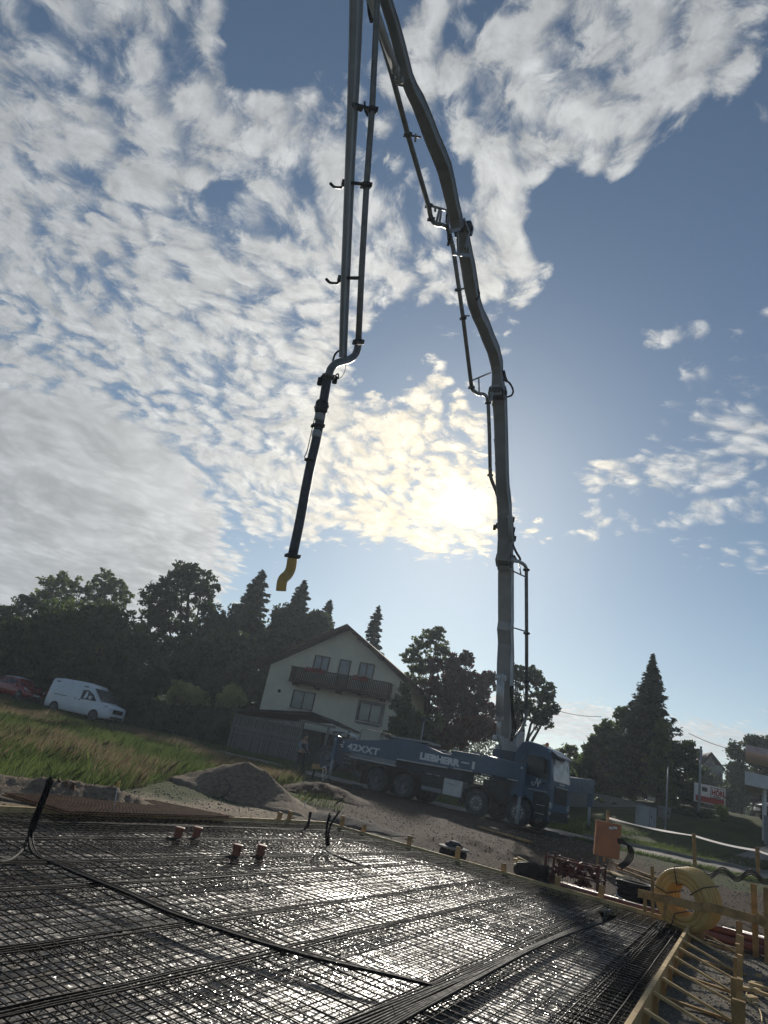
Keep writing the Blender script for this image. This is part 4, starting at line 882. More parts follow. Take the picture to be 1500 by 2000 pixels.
# ------------------------------------------------------------------ house, surveyed on its facade plane
class Facade:
    def __init__(s, px, py, dep, deg):
        q = PD(px, py, dep); s.h = V(math.cos(R_(deg)), math.sin(R_(deg)), 0); s.n = V(s.h.y, -s.h.x, 0); s.q = q; s.deg = deg
        s.z0 = ZT(q.x, q.y); s.org = V(q.x, q.y, s.z0)
    def loc(s, x, y, off=0.0):
        P = PPL(x, y, s.q+s.n*off, s.n)-s.org; return (P.dot(s.h), P.z)
    def root(s, *a, **k): return empty(a[0], s.org, R_(s.deg), *a[1:], **k)
def Z2(x, y): return (400+x/3.333, 1150+y/3.333)
F = Facade(640, 1400, 50, -18)
house = F.root('house', 'cream gabled house with brown wooden balcony behind the timber shed', 'house')
def floc(x, y, off=0): return F.loc(*Z2(x, y), off)
apx, apz = floc(945, 246); exl, ezl = floc(345, 492); wxl, wzl = floc(430, 490); wxr = -wxl+2*apx; 
DEP = 9.5; bot = -.6
b = MB(); b.prism([V(wxl, 0, bot), V(wxr, 0, bot), V(wxr, 0, wzl-.05), V(apx, 0, apz-.28), V(wxl, 0, wzl-.05)], V(0, DEP, 0)); b.build('wall', M['plaster'], house)
sl_ = (apz-ezl)/(apx-exl); xr = 2*apx-exl
b = MB()
for (xa, xb) in ((exl, apx), (xr, apx)):
    za = apz-abs(apx-xa)*sl_; b.prism([V(xa, -.75, za), V(xb, -.75, apz), V(xb, -.75, apz-.17), V(xa, -.75, za-.17)], V(0, DEP+1.3, 0))
rf = b.build('roof', M['rooft'], house)
b = MB()
for xa in (exl, xr):
    za = apz-abs(apx-xa)*sl_; s_ = 1 if xa > apx else -1; b.prism([V(xa+s_*.0, -.80, za+.03), V(apx, -.80, apz+.03), V(apx, -.80, apz-.26), V(xa, -.80, za-.26)], V(0, .045, 0))
b.build('barge_board', M['brownw'], rf)
b = MB()
for fr_ in (.16, .45, .84):
    for s_ in (-1, 1):
        x_ = apx+s_*(apx-exl)*fr_; z_ = apz-abs(apx-x_)*sl_-.28; b.box((x_, -.35, z_), (.14, .72, .18))
b.build('purlin_end', M['brownw'], rf)
def win(x0, x1, z0, z1, door=False, surround=False, par=house, y=0.0, sill=True):
    e = empty('door' if door else 'window', ((x0+x1)/2, y, (z0+z1)/2)); e.parent = par; w = x1-x0; h = z1-z0; t = .075
    b = MB(); b.box((0, -.03, h/2-t/2), (w, .10, t)); b.box((0, -.03, -h/2+t/2), (w, .10, t)); b.box((-w/2+t/2, -.03, 0), (t, .094, h-2*t)); b.box((w/2-t/2, -.03, 0), (t, .094, h-2*t))
    if not door: b.box((0, -.03, 0), (t*.9, .09, h-2*t))
    b.build('frame', M['brownw'], e)
    b = MB(); b.box((0, -.012, 0), (w-2*t+.01, .03, h-2*t+.01)); b.build('pane', M['pane'], e)
    if sill and not door: b = MB(); b.box((0, -.10, -h/2-.04), (w+.25, .22, .05)); b.build('sill', M['alu'], e)
    if surround:
        b = MB(); s_ = .16; b.box((0, -.02, h/2+s_/2+.002), (w+2*s_, .05, s_)); b.box((-w/2-s_/2-.002, -.02, -.08), (s_, .05, h+.16)); b.box((w/2+s_/2+.002, -.02, -.08), (s_, .05, h+.16)); b.box((0, -.02, -h/2-.15), (w, .05, s_)); b.build('surround', M['concrete'], e)
    return e
x0, z1 = floc(722, 430); x1, _ = floc(820, 443); _, z0 = floc(708, 525); win(x0, x1, z0, z1, sill=False)
x0, z1 = floc(885, 458); x1, _ = floc(957, 468); win(x0, x1, z1-2.0, z1, door=True)
x0, z1 = floc(1013, 478); x1, _ = floc(1110, 495); _, z0 = floc(1000, 575); win(x0, x1, z0-.05, z1, sill=False)
x0, z1 = floc(580, 655); x1, _ = floc(725, 680); _, z0 = floc(557, 772); win(x0+.02, x1, z0, z1)
x0, z1 = floc(1014, 735); x1, _ = floc(1162, 757); _, z0 = floc(997, 855); win(x0, x1, z0, z1, surround=True)
for xx in (wxl+2.5, wxl+6.6): win(xx, xx+1.0, .9, 2.0)
b = MB(); x_, z_ = floc(485, 665); b.lathe((x_, -.02, z_), (0, 1, 0), [(0, .13), (.03, .13)], 14); b.build('vent', M['brownw'], house)
b = MB(); x_, z_ = floc(770, 648, 0.3); b.lathe((x_, -.3, z_), (0, 0, 1), [(-.08, .02), (-.06, .1), (.06, .1), (.08, .04)], 12); b.build('porch_lamp', M['lamp'], house)
# balcony
bl = empty('balcony', (0, -1.0, 6)); bl.parent = house
bx0, bz1 = floc(568, 503, 1.0); bx1, _ = floc(1205, 610, 1.0); _, bz0 = floc(552, 598, 1.0)
b = MB(); b.box(((bx0+bx1)/2, .5, bz0-6.0+.03), (bx1-bx0, 1.05, .14)); 
for xx in np.linspace(bx0+.4, bx1-.4, 5): b.box((xx, .5, bz0-6.14), (.14, 1.0, .16))
b.build('floor_slab', M['brownw'], bl)
b = MB(); n_b = 58
for i in range(n_b):
    xx = bx0+(bx1-bx0)*(i+.5)/n_b; b.box((xx, 0, (bz0+bz1)/2-6), ((bx1-bx0)/n_b*.70, .022, bz1-bz0-.06))
for s_ in (bx0, bx1):
    for i in range(7): b.box((s_, .08+.14*i, (bz0+bz1)/2-6), (.022, .10, bz1-bz0-.06))
b.build('balusters', M['brownw'], bl)
b = MB(); b.box(((bx0+bx1)/2, 0, bz1-6), (bx1-bx0+.1, .09, .07)); b.box(((bx0+bx1)/2, .03, bz0-6+.16), (bx1-bx0, .04, .07)); b.box((bx0, .5, bz1-6), (.08, 1.0, .07)); b.box((bx1, .5, bz1-6), (.08, 1.0, .07)); b.build('rail', M['brownw'], bl)
for x_, w_ in ((-1.4, 1.6), (2.2, 1.1)):
    b = MB(); b.box((x_, -.16, bz1-6.12), (w_, .2, .18))
    for k in range(60): b.box((x_+random.uniform(-w_/2, w_/2), -.2+random.uniform(-.1, .08), bz1-6.02+random.uniform(-.1, .12)), (.08, .08, .07), Matrix.Rotation(random.uniform(0, 3), 3, V(1, 1, 1)))
    b.build('flower_box', M['flower'], bl)
# concrete plinth strip behind the carport
b = MB(); b.box(((wxl+wxr)/2, -.03, -.2), (wxr-wxl, .04, 1.0)); b.build('plinth', M['concrete'], house)

# shed / carport
G2 = Facade(530, 1440, 42.5, -17)
def sl2(x, y, off=0): return G2.loc(*Z2(x, y), off)
shed = G2.root('timber_shed', 'weathered grey board shed with open carport at its right end', 'shed')
xa, za = sl2(200, 812); xb, zb_ = sl2(645, 862); xc, zc_ = sl2(158, 1022)
b = MB(); nbd = 34; x0 = (sl2(158, 1020)[0]+xa)/2; x1 = xb
for i in range(nbd):
    xx = x0+(x1-x0)*(i+.5)/nbd; ht = za-.04+(zb_-za)*(i/nbd); b.box((xx, random.uniform(-.03, .03), ht/2-.1), ((x1-x0)/nbd*.72, .03, ht+.2))
b.build('board_wall', M['wooddk'], shed)
b = MB(); b.box(((x0+x1)/2, -.035, za*.66), (x1-x0, .03, .20)); b.box(((x0+x1)/2, .06, za*.5), (x1-x0, .05, .14)); b.box(((x0+x1)/2-.1, -.03, za/2), (.12, .03, za)); b.box((x0, -.02, za/2), (.12, .12, za)); b.box((x1, -.02, zb_/2), (.14, .14, zb_)); b.build('batten', M['wooddk'], shed)
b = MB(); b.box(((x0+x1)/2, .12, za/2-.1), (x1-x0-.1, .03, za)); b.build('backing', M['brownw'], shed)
b = MB(); b.box(((x0+x1)/2, 4.2, 1.1), (x1-x0, .05, 2.2)); b.box((x0, 2.1, 1.1), (.05, 4.2, 2.2)); b.build('rear_wall', M['wooddk'], shed)
xe, ze = sl2(868, 885, .4); xk, zk = sl2(700, 808, .4); xl, zl = sl2(188, 783, .4)
b = MB(); b.prism([V(xl, -.5, zl+.05), V(xk, -.5, zk+.06), V(xe, -.5, ze+.05), V(xe, -.5, ze-.10), V(xk, -.5, zk-.13), V(xl, -.5, zl-.1)], V(0, 5.4, 0)); b.build('roof', M['rooft'], shed)
b = MB()
for xx in (xe-.55, xe-.5): pass
b.box((xe-.6, -.2, (ze-.1)/2), (.14, .14, ze-.1)); b.box((xe-.6, 4.4, (ze-.1)/2), (.14, .14, ze)); b.box(((x1+xe)/2-.2, -.2, ze-.18), (xe-x1, .12, .14)); b.build('post', M['wooddk'], shed)
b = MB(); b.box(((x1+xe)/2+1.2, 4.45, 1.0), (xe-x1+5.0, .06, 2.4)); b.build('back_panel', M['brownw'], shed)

# ------------------------------------------------------------------ road vehicles
def car(name, loc, ang, paint, label, cat, spec, group=None, grille=True):
    r = empty(name, loc, ang, label, cat, group)
    L_, Wd = spec['L'], spec['W']
    b = MB(); b.smooth = True; rings = []
    for (x, zb, zsh, zt, ws, wt) in spec['sec']:
        w = ws*Wd/2; t = wt*Wd/2
        rings.append([V(x, -w*.94, zb), V(x, -w, zb+.12), V(x, -w, (zb+zsh)/2), V(x, -w*.985, zsh), V(x, -t, zt-.10 if zt-zsh > .2 else zt-.03), V(x, -t*.86, zt), V(x, 0, zt+.025), V(x, t*.86, zt), V(x, t, zt-.10 if zt-zsh > .2 else zt-.03), V(x, w*.985, zsh), V(x, w, (zb+zsh)/2), V(x, w, zb+.12), V(x, w*.94, zb)])
    b.sweep(rings); o = b.build('body', paint, r, bevel=0)
    def side(x, z, s):
        for k in range(len(spec['sec'])-1):
            a, c = spec['sec'][k], spec['sec'][k+1]
            if a[0] <= x <= c[0]: break
        t = (x-a[0])/(c[0]-a[0]); zsh = a[2]+(c[2]-a[2])*t; zt = a[3]+(c[3]-a[3])*t-.1; ws = (a[4]+(c[4]-a[4])*t)*Wd/2*.985; wt = (a[5]+(c[5]-a[5])*t)*Wd/2
        k = min(1, max(0, (z-zsh)/max(.05, zt-zsh))); return V(x, s*((ws+(wt-ws)*k)+.012), z)
    for nm, poly_ in spec['side']:
        for s in (-1, 1):
            b = MB(); b.prism([side(x, z, s) for x, z in poly_], V(0, -s*.03, 0)); b.build(nm, M['glass'] if 'window' in nm else M['black'], r)
    (x0, z0, w0), (x1, z1, w1) = spec['ws']
    d = V(x1-x0, 0, z1-z0).normalized(); n = V(-d.z, 0, d.x); n = n if n.x > 0 else -n
    b = MB(); b.prism([V(x0, -w0, z0)+n*.015, V(x0, w0, z0)+n*.015, V(x1, w1, z1)+n*.015, V(x1, -w1, z1)+n*.015], n*.02); b.build('windscreen', M['screen'], r)
    for x in spec['ax']:
        for s in (-1, 1):
            wheel(r, x, s*(Wd/2-.19), s*(Wd/2+.03), spec['wr'], 2, s)
            b = MB(); b.lathe((x, s*(Wd/2+.004), spec['wr']), (0, s, 0), [(-.15, spec['wr']*1.16), (.006, spec['wr']*1.16)], 28); b.build('wheel_arch', M['black'], r)
    fx, fz, fw_, fh = spec['grille']
    b = MB(); b.box((fx, 0, fz), (.06, fw_, fh)); b.box((fx+.035, 0, fz), (.02, fw_*.9, .02)); b.box((fx+.035, 0, fz+fh*.25), (.02, fw_*.9, .012)); b.box((fx+.035, 0, fz-fh*.25), (.02, fw_*.9, .012)); b.build('grille', M['black'], r, bevel=.02)
    b = MB(); b.box((fx+.02, 0, spec['lowz']), (.05, Wd*.62, .10)); b.build('lower_grille', M['black'], r)
    b = MB(); b.box((fx+.055, 0, spec['lowz']+.13), (.015, .50, .11)); b.build('number_plate', M['sign'], r)
    for s in (-1, 1):
        hx_, hz_, = spec['head']; b = MB(); P_ = [V(hx_-.34, s*(Wd/2-.04), hz_+.10), V(hx_-.02, s*(Wd/2-.17), hz_-.02), V(hx_+.03, s*(Wd/2-.36), hz_-.10), V(hx_-.02, s*(Wd/2-.20), hz_-.13), V(hx_-.26, s*(Wd/2-.035), hz_-.03)]
        b.prism(P_, V(.03, s*.02, .02)); b.build('headlight', M['lamp'], r)
        mx, mz = spec['mir']; b = MB(); b.box((mx, s*(Wd/2+.12), mz), (.12, .20, .22)); b.box((mx, s*(Wd/2+.01), mz-.06), (.06, .12, .05)); b.build('mirror', M['black'] if spec.get('mb') else paint, r, bevel=.03)
        b = MB(); b.box((.03, s*(Wd/2-.12), spec['tail']), (.08, .16, .45)); b.build('tail_light', M['signred'], r)
    return r
van_spec = dict(L=5.3, W=1.95, wr=.33, ax=(.95, 4.25), grille=(5.29, .79, .95, .25), lowz=.42, head=(5.20, 1.0), mir=(3.72, 1.35), tail=1.1,
 sec=[(0, .42, 1.1, 2.02, .93, .78), (.10, .30, 1.1, 2.16, 1.0, .84), (1.0, .27, 1.15, 2.23, 1.0, .86), (2.6, .25, 1.15, 2.25, 1.0, .86), (3.2, .25, 1.15, 2.18, 1.0, .84), (3.65, .25, 1.15, 1.93, 1.0, .80), (4.15, .25, 1.15, 1.52, 1.0, .78), (4.50, .25, 1.12, 1.23, 1.0, .78), (4.95, .27, 1.05, 1.14, .97, .78), (5.20, .30, .98, 1.06, .90, .74), (5.30, .36, .86, .94, .80, .66)],
 side=[('side_window', [(2.85, 1.16), (2.82, 1.74), (3.25, 1.78), (3.68, 1.58), (4.12, 1.20)]), ('roof_rail', [(.4, 1.95), (.4, 2.01), (3.1, 2.0), (3.1, 1.94)]), ('rub_strip', [(1.45, .44), (1.45, .64), (3.2, .64), (3.2, .44)]), ('door_rail', [(.6, 1.14), (.6, 1.17), (1.7, 1.17), (1.7, 1.14)]), ('door_handle', [(2.72, 1.08), (2.72, 1.13), (2.88, 1.13), (2.88, 1.08)]), ('door_handle', [(2.36, 1.10), (2.36, 1.15), (2.5, 1.15), (2.5, 1.10)]), ('fog_lamp', [(4.95, .42), (4.95, .54), (5.18, .52), (5.16, .42)])],
 ws=((3.60, 1.96, .76), (4.50, 1.25, .90)))
vp = PD(128, 1405, 45); vp.z = ZT(vp.x, vp.y); vang = R_(-22)
vh = V(math.cos(vang), math.sin(vang), 0); vl = PD(158, 1408, 45)
van = car('panel_van', V(vl.x, vl.y, ZT(vl.x, vl.y)) - vh*2.65, vang, M['white'], 'white high-roof panel van parked above the tall grass', 'van', van_spec)
car_spec = dict(L=3.9, W=1.72, wr=.31, ax=(.72, 3.15), grille=(3.86, .66, .9, .14), lowz=.36, head=(3.78, .80), mir=(2.75, 1.0), tail=.85,
 sec=[(0, .40, .85, .92, .88, .78), (.12, .28, .9, 1.25, .97, .72), (.6, .24, .92, 1.46, 1.0, .72), (1.5, .22, .92, 1.52, 1.0, .74), (2.2, .22, .92, 1.44, 1.0, .72), (2.55, .22, .92, 1.24, 1.0, .74), (2.95, .22, .92, .98, 1.0, .80), (3.4, .24, .82, .90, .97, .80), (3.75, .28, .68, .76, .88, .74), (3.88, .36, .58, .64, .78, .66)],
 side=[('side_window', [(.55, .97), (.72, 1.32), (1.38, 1.38), (1.42, .97)]), ('side_window', [(1.50, .97), (1.48, 1.38), (2.1, 1.33), (2.6, .99)]), ('door_handle', [(1.55, .84), (1.55, .87), (1.7, .87), (1.7, .84)])],
 ws=((2.18, 1.38, .58), (2.88, 1.0, .72)))
cl = PD(18, 1385, 49); ch = V(math.cos(R_(-30)), math.sin(R_(-30)), 0)
rc = car('parked_car', V(cl.x, cl.y, ZT(cl.x, cl.y)+.02) - ch*1.6, R_(-30), M['red'], 'dark red small car with pale roof, left of the white van', 'car', car_spec)
b = MB(); b.smooth = True; rings = [[V(x, -y_, z-.06), V(x, -y_*.8, z), V(x, 0, z+.03), V(x, y_*.8, z), V(x, y_, z-.06)] for x, z, y_ in ((.35, 1.40, .56), (.6, 1.475, .60), (1.5, 1.535, .62), (2.15, 1.46, .60))]
b.sweep(rings); b.build('roof', M['white'], rc)
c2 = PD(1481, 1624, 36); dark = mat('dark_car_paint', (.06, .065, .07), .3, var=.1, coat=.6)
car('parked_car', V(c2.x, c2.y, ZT(c2.x, c2.y)+.03) - V(math.cos(R_(172)), math.sin(R_(172)), 0)*3.9, R_(172), dark, 'dark car just showing its nose beside the petrol station wall', 'car', dict(car_spec))
# tractor standing in the dark carport behind the rear of the truck
tq = PD(668, 1480, 39.5); tr_ = empty('farm_tractor', V(tq.x-.9, tq.y, ZT(tq.x, tq.y)), R_(-20), 'dark tractor with pale cab roof parked under the carport behind the truck', 'tractor')
b = MB(); b.box((2.2, 0, 1.15), (1.6, .75, .6)); b.box((1.2, 0, .9), (2.6, .6, .5)); b.build('body', M['iron'], tr_, bevel=.05)
b = MB()
for x in (.25, 1.35):
    for y in (-.6, .6): b.bar((x, y, 1.1), (x+(.1 if x < 1 else -.1), y*.95, 2.25), .07, .07, side=V(1, 0, 0))
b.build('cab_frame', M['iron'], tr_)
b = MB(); b.smooth = True; b.sweep([[V(x, -y_, z-.05), V(x, -y_, z), V(x, y_, z), V(x, y_, z-.05)] for x, z, y_ in ((.05, 2.22, .6), (.3, 2.32, .68), (.9, 2.36, .7), (1.4, 2.28, .68), (1.6, 2.18, .6))]); b.build('cab_roof', M['white'], tr_)
for s_ in (-1, 1): wheel(tr_, .45, s_*.72, s_*1.08, .72, False, s_); wheel(tr_, 2.5, s_*.68, s_*.95, .46, False, s_)

# ------------------------------------------------------------------ trees and shrubs
def leaf_mesh(name, P, size, m, parent=None, flat=0.35, asp=1.0, origin=(0, 0, 0), D=None):
    """many leaf faces at P (N,3)"""
    n = len(P); a = rng.normal(size=(n, 3)); 
    if D is not None: a = D + a*.35
    a /= np.linalg.norm(a, axis=1)[:, None]
    u = np.cross(a, rng.normal(size=(n, 3))); u /= np.linalg.norm(u, axis=1)[:, None]
    s = (size*(.6+.8*rng.random(n)))[:, None] if np.isscalar(size) else size[:, None]
    o = np.array(origin)
    v = np.stack([P-a*s*asp, P+u*s*.55, P+a*s*asp, P-u*s*.55], 1) - o
    me = bpy.data.meshes.new(name); me.vertices.add(4*n); me.vertices.foreach_set('co', v.reshape(-1))
    me.loops.add(4*n); me.loops.foreach_set('vertex_index', np.arange(4*n, dtype=np.int32))
    me.polygons.add(n); me.polygons.foreach_set('loop_start', np.arange(0, 4*n, 4, dtype=np.int32)); me.polygons.foreach_set('loop_total', np.full(n, 4, np.int32))
    me.update(calc_edges=True); me.materials.append(m); ob = bpy.data.objects.new(name, me); C.objects.link(ob)
    if parent is not None: ob.parent = parent
    return ob
def clump_points(c, r, n, sub, hollow=.45, sz=.28, dome=True):
    """points of leaves grouped in sub-clumps near the surface of an ellipsoid"""
    k = max(3, sub); d = rng.normal(size=(k, 3)); d /= np.linalg.norm(d, axis=1)[:, None]
    rad = (hollow+(1-hollow)*rng.random(k)**.6)*(.85+.3*rng.random(k))
    cc = c + d*rad[:, None]*r
    idx = rng.integers(0, k, n); w = sz*(.6+.9*rng.random(k))[idx]
    g = np.clip(rng.normal(size=(n, 3)), -1.9, 1.9)*np.array([1, 1, .75])
    return cc[idx] + g*w[:, None]*np.mean(r)
def tree(name, base_px, dep, blobs, label, m='mid', n=9000, size=.16, group='trees behind the building site', trunk_r=.22, sub=16, sz=.24, cat='tree', seed=None, limbs=True, dspread=.5, hollow=.45, z0=None):
    P = PD(*base_px, dep); bz = ZT(P.x, P.y) if z0 is None else z0
    r = empty(name, V(P.x, P.y, bz), 0, label, cat, group)
    tot = sum(q[2]**2 for q in blobs); allp = []; tb_ = MB()
    cens = []
    for q in blobs:
        dz = dep*(1+0) + random.uniform(-1, 1)*dspread*q[2]/FPX*dep
        c = PD(q[0], q[1], dz); rr = q[2]/FPX*dz; ry = rr*(q[3]/q[2] if len(q) > 3 else .92)
        allp.append(clump_points(np.array(c), np.array([rr, rr, ry])*.86, int(n*q[2]**2/tot), sub, hollow, sz)); cens.append((c, rr))
    A = np.concatenate(allp); A = A[A[:, 2] > bz+.05]
    leaf_mesh('crown', A, size, L[m], r, origin=r.location)
    if limbs:
        o = V(P.x, P.y, bz-.1); topc = max(cens, key=lambda q: q[0].z)[0]; fork = o.lerp(V(topc.x, topc.y, topc.z), .32)
        tb_.tube([o, o.lerp(fork, .5)+V(random.uniform(-.1, .1), 0, 0), fork, fork.lerp(topc, .6), fork.lerp(topc, .9)], trunk_r, 8, True, [trunk_r*1.25, trunk_r, trunk_r*.85, trunk_r*.4, trunk_r*.12])
        for c, rr in cens:
            s_ = o.lerp(fork, random.uniform(.7, 1.1)); m1 = s_.lerp(c, .5)+V(random.uniform(-.3, .3), random.uniform(-.3, .3), .2)
            tb_.tube([s_, m1, c], .1, 6, True, [trunk_r*.5, trunk_r*.28, trunk_r*.10])
            for k in range(6):
                e = c + Vector(np.clip(rng.normal(size=3), -1.2, 1.2))*rr*.45; tb_.tube([m1.lerp(c, random.uniform(.3, 1)), e], .03, 4, False, [trunk_r*.14, trunk_r*.04])
        t = tb_.build('trunk', bark, r, True)
    return r
def conifer(name, base_px, top_px, dep, halfw_px, label, m='conif', nb=150, group='trees behind the building site', dens=46, droop=.25, size=.10, prof=None, cat='tree'):
    B = PD(*base_px, dep); T_ = PD(*top_px, dep); bz = ZT(B.x, B.y); T_ = V(T_.x, T_.y, T_.z)
    bx, by = T_.x, T_.y; H = T_.z-bz; Rm = halfw_px/FPX*dep
    r = empty(name, V(bx, by, bz), 0, label, cat, group)
    tb_ = MB(); tb_.tube([V(bx, by, bz-.1), V(bx, by, bz+H*.5), V(bx, by, bz+H)], .2, 8, True, [H*.018, H*.01, .012])
    pts = []; dirs = []
    for i in range(nb):
        f = (i+random.random())/nb; f = f**.9; z = bz+H*(.06+.93*f); pr = (1-f)**.85 if prof is None else prof(f)
        ln = max(.07, Rm*pr*random.uniform(.55, 1.18)); a = i*2.399+random.uniform(-.3, .3); d = V(math.cos(a), math.sin(a), 0)
        p0 = V(bx, by, z); p1 = p0+d*ln*.6+V(0, 0, -droop*ln*.35); p2 = p0+d*ln+V(0, 0, -droop*ln*.35+ln*.08)
        if ln > .4: tb_.tube([p0, p1, p2], .02, 4, False, [max(.012, .03*ln/2), .012, .004])
        k = int(dens*ln/1.6)+(8 if f < .9 else 3); t = rng.random(k)**.7; q = np.array(p0)[None]*(1-t)[:, None] + np.array(p2)[None]*t[:, None]
        q[:, 2] -= droop*ln*.35*np.sin(t*3.0)*.6; wd = .16*ln*(1.15-t)+.05*min(1, ln); sidev = np.array([-d.y, d.x, 0])
        sg = rng.normal(size=k)*wd; q += sidev[None]*sg[:, None]; q[:, 2] += rng.normal(size=k)*.06-np.abs(sg)*.25
        pts.append(q); dirs.append(np.tile(np.array([d.x, d.y, -.25]), (k, 1)) + sidev[None]*np.sign(sg)[:, None]*.8)
    tb_.build('trunk', bark, r, True)
    leaf_mesh('crown', np.concatenate(pts), size, L[m], r, origin=r.location, asp=1.5, D=np.concatenate(dirs)); return r

tree('deciduous_tree', (165, 1405), 55, [(170, 1285, 118, 112), (235, 1300, 96, 92), (40, 1285, 95), (130, 1255, 90), (215, 1262, 88), (262, 1310, 72), (150, 1340, 95), (40, 1345, 80), (200, 1215, 45), (110, 1205, 45), (255, 1360, 62), (-40, 1290, 110), (300, 1330, 38), (-10, 1225, 50)], 'huge dark rounded tree towering over the white van', 'mid', 74000, .17, trunk_r=.5, sub=150, sz=.085, hollow=.72)
tree('deciduous_tree', (110, 1400), 72, [(100, 1150, 34), (130, 1140, 30), (80, 1172, 26), (150, 1165, 30), (110, 1180, 40)], 'airy thin-leaved treetop at left above the huge round tree', 'light', 5000, .17, sub=34, sz=.11)
tree('deciduous_tree', (210, 1400), 74, [(205, 1135, 27), (228, 1148, 28), (185, 1155, 26), (245, 1165, 18), (210, 1175, 35)], 'airy treetop between the leftmost thin crown and the big oak', 'light', 4800, .17, sub=34, sz=.11)
tree('deciduous_tree', (20, 1400), 70, [(10, 1200, 38), (50, 1182, 24), (30, 1240, 45), (-30, 1190, 30)], 'low tree crown cut by the left edge of the view', 'dark', 6500, .2, sub=22, sz=.2)
tree('deciduous_tree', (365, 1400), 60, [(355, 1135, 42), (315, 1165, 42), (395, 1150, 42), (412, 1205, 40), (340, 1210, 52), (385, 1250, 50), (300, 1210, 30), (370, 1115, 25), (425, 1250, 30), (330, 1270, 40)], 'tall spreading oak with sky showing through its crown', 'dark', 21000, .16, trunk_r=.42, sub=60, sz=.095, hollow=.2)
tree('deciduous_tree', (420, 1400), 57, [(400, 1310, 55), (450, 1330, 60), (350, 1330, 40), (470, 1280, 45), (500, 1350, 40), (430, 1260, 36), (370, 1290, 40)], 'dark bushy tree below the oak, left of the house', 'mid', 30000, .17, sub=36, sz=.2)
tree('deciduous_tree', (480, 1400), 64, [(470, 1215, 42), (450, 1250, 36), (500, 1260, 45), (540, 1250, 40), (590, 1240, 40), (620, 1215, 26), (560, 1215, 36)], 'mixed dark foliage filling in between the spruces behind the house', 'dark', 24000, .17, sub=36, sz=.2)
fat = lambda f: min(1, (1-f)**.62*1.0)
conifer('spruce_tree', (510, 1400), (514, 1112), 66, 78, 'left and tallest of the spruces behind the house', nb=190, prof=fat, size=.17, dens=95)
conifer('spruce_tree', (590, 1400), (596, 1132), 66, 62, 'middle spruce behind the house, under the yellow hose end', nb=180, prof=fat, size=.17, dens=95)
conifer('spruce_tree', (640, 1400), (645, 1172), 68, 52, 'smallest spruce just left of the house gable', nb=150, prof=fat, size=.17, dens=95)
conifer('spruce_tree', (735, 1420), (741, 1182), 70, 46, 'lone spruce rising behind the right roof slope of the house', nb=150, prof=lambda f: min(.8, (1-f)**.7*1.1), size=.17, dens=95)
tree('birch_tree', (828, 1470), 54, [(832, 1250, 27), (855, 1240, 24), (800, 1285, 22), (862, 1275, 26), (825, 1300, 32), (842, 1345, 36), (800, 1340, 30), (815, 1265, 18)], 'loose light green tree right of the house roof', 'birch', 7500, .13, sub=40, sz=.10, trunk_r=.16, hollow=.15)
tree('deciduous_tree', (800, 1480), 44, [(785, 1375, 24), (800, 1410, 34), (775, 1430, 24), (825, 1440, 34), (790, 1345, 14), (850, 1420, 26)], 'green leafy tree in front of the right corner of the house', 'birch', 12000, .11, sub=34, sz=.17, trunk_r=.14)
tree('copper_beech', (905, 1480), 52, [(895, 1315, 36), (870, 1350, 38), (920, 1345, 38), (950, 1330, 24), (890, 1390, 45), (935, 1395, 40), (912, 1285, 16), (885, 1290, 14), (850, 1300, 18)], 'dark purple-leaved tree behind the truck, left of the boom', 'red', 20000, .13, sub=56, sz=.12)
tree('maple_shrub', (920, 1485), 44, [(910, 1430, 28), (945, 1420, 28), (880, 1440, 26), (850, 1450, 22)], 'low rust-red shrub right behind the truck body', 'rust', 10000, .10, sub=26, sz=.2, cat='shrub', limbs=False)
tree('deciduous_tree', (1030, 1490), 52, [(1035, 1325, 34), (1065, 1355, 30), (1005, 1315, 26), (1060, 1400, 32), (1020, 1380, 36), (985, 1345, 24), (1000, 1420, 34), (1075, 1385, 20), (985, 1390, 28)], 'tall open-crowned tree directly behind the boom base', 'dark', 10500, .13, sub=70, sz=.085, hollow=.1, trunk_r=.3)
tree('deciduous_tree', (1100, 1530), 56, [(1095, 1480, 20), (1115, 1465, 14), (1135, 1495, 26), (1070, 1470, 18), (1105, 1510, 26)], 'small light green tree above the truck cab roof', 'light', 7000, .12, sub=26, sz=.2, trunk_r=.12)
tree('deciduous_tree', (1195, 1590), 44, [(1190, 1430, 28), (1222, 1400, 22), (1160, 1470, 26), (1205, 1470, 42), (1150, 1510, 28), (1235, 1440, 36), (1190, 1530, 42), (1240, 1520, 42), (1125, 1530, 26), (1140, 1500, 26), (1172, 1450, 22), (1120, 1560, 26)], 'broad leafy tree between the truck cab and the big spruce', 'mid', 27000, .12, sub=66, sz=.13)
conifer('spruce_tree', (1300, 1580), (1276, 1277), 43, 88, 'big pointed spruce standing alone on the right', nb=300, prof=lambda f: (1-f)**.95 if f > .35 else .83, size=.10, dens=58, droop=.3)
tree('deciduous_tree', (1292, 1620), 38.5, [(1293, 1425, 16, 20), (1288, 1458, 22), (1284, 1495, 28), (1290, 1535, 32), (1300, 1575, 32), (1270, 1530, 22)], 'slim light green tree in front of the big spruce', 'light', 13000, .09, sub=40, sz=.17, trunk_r=.1)
tree('deciduous_tree', (1345, 1600), 42, [(1340, 1470, 24), (1352, 1500, 20), (1330, 1530, 30), (1350, 1550, 24), (1320, 1570, 30)], 'dark foliage leaning out right of the big spruce', 'dark', 12000, .11, sub=26, sz=.2, limbs=False)
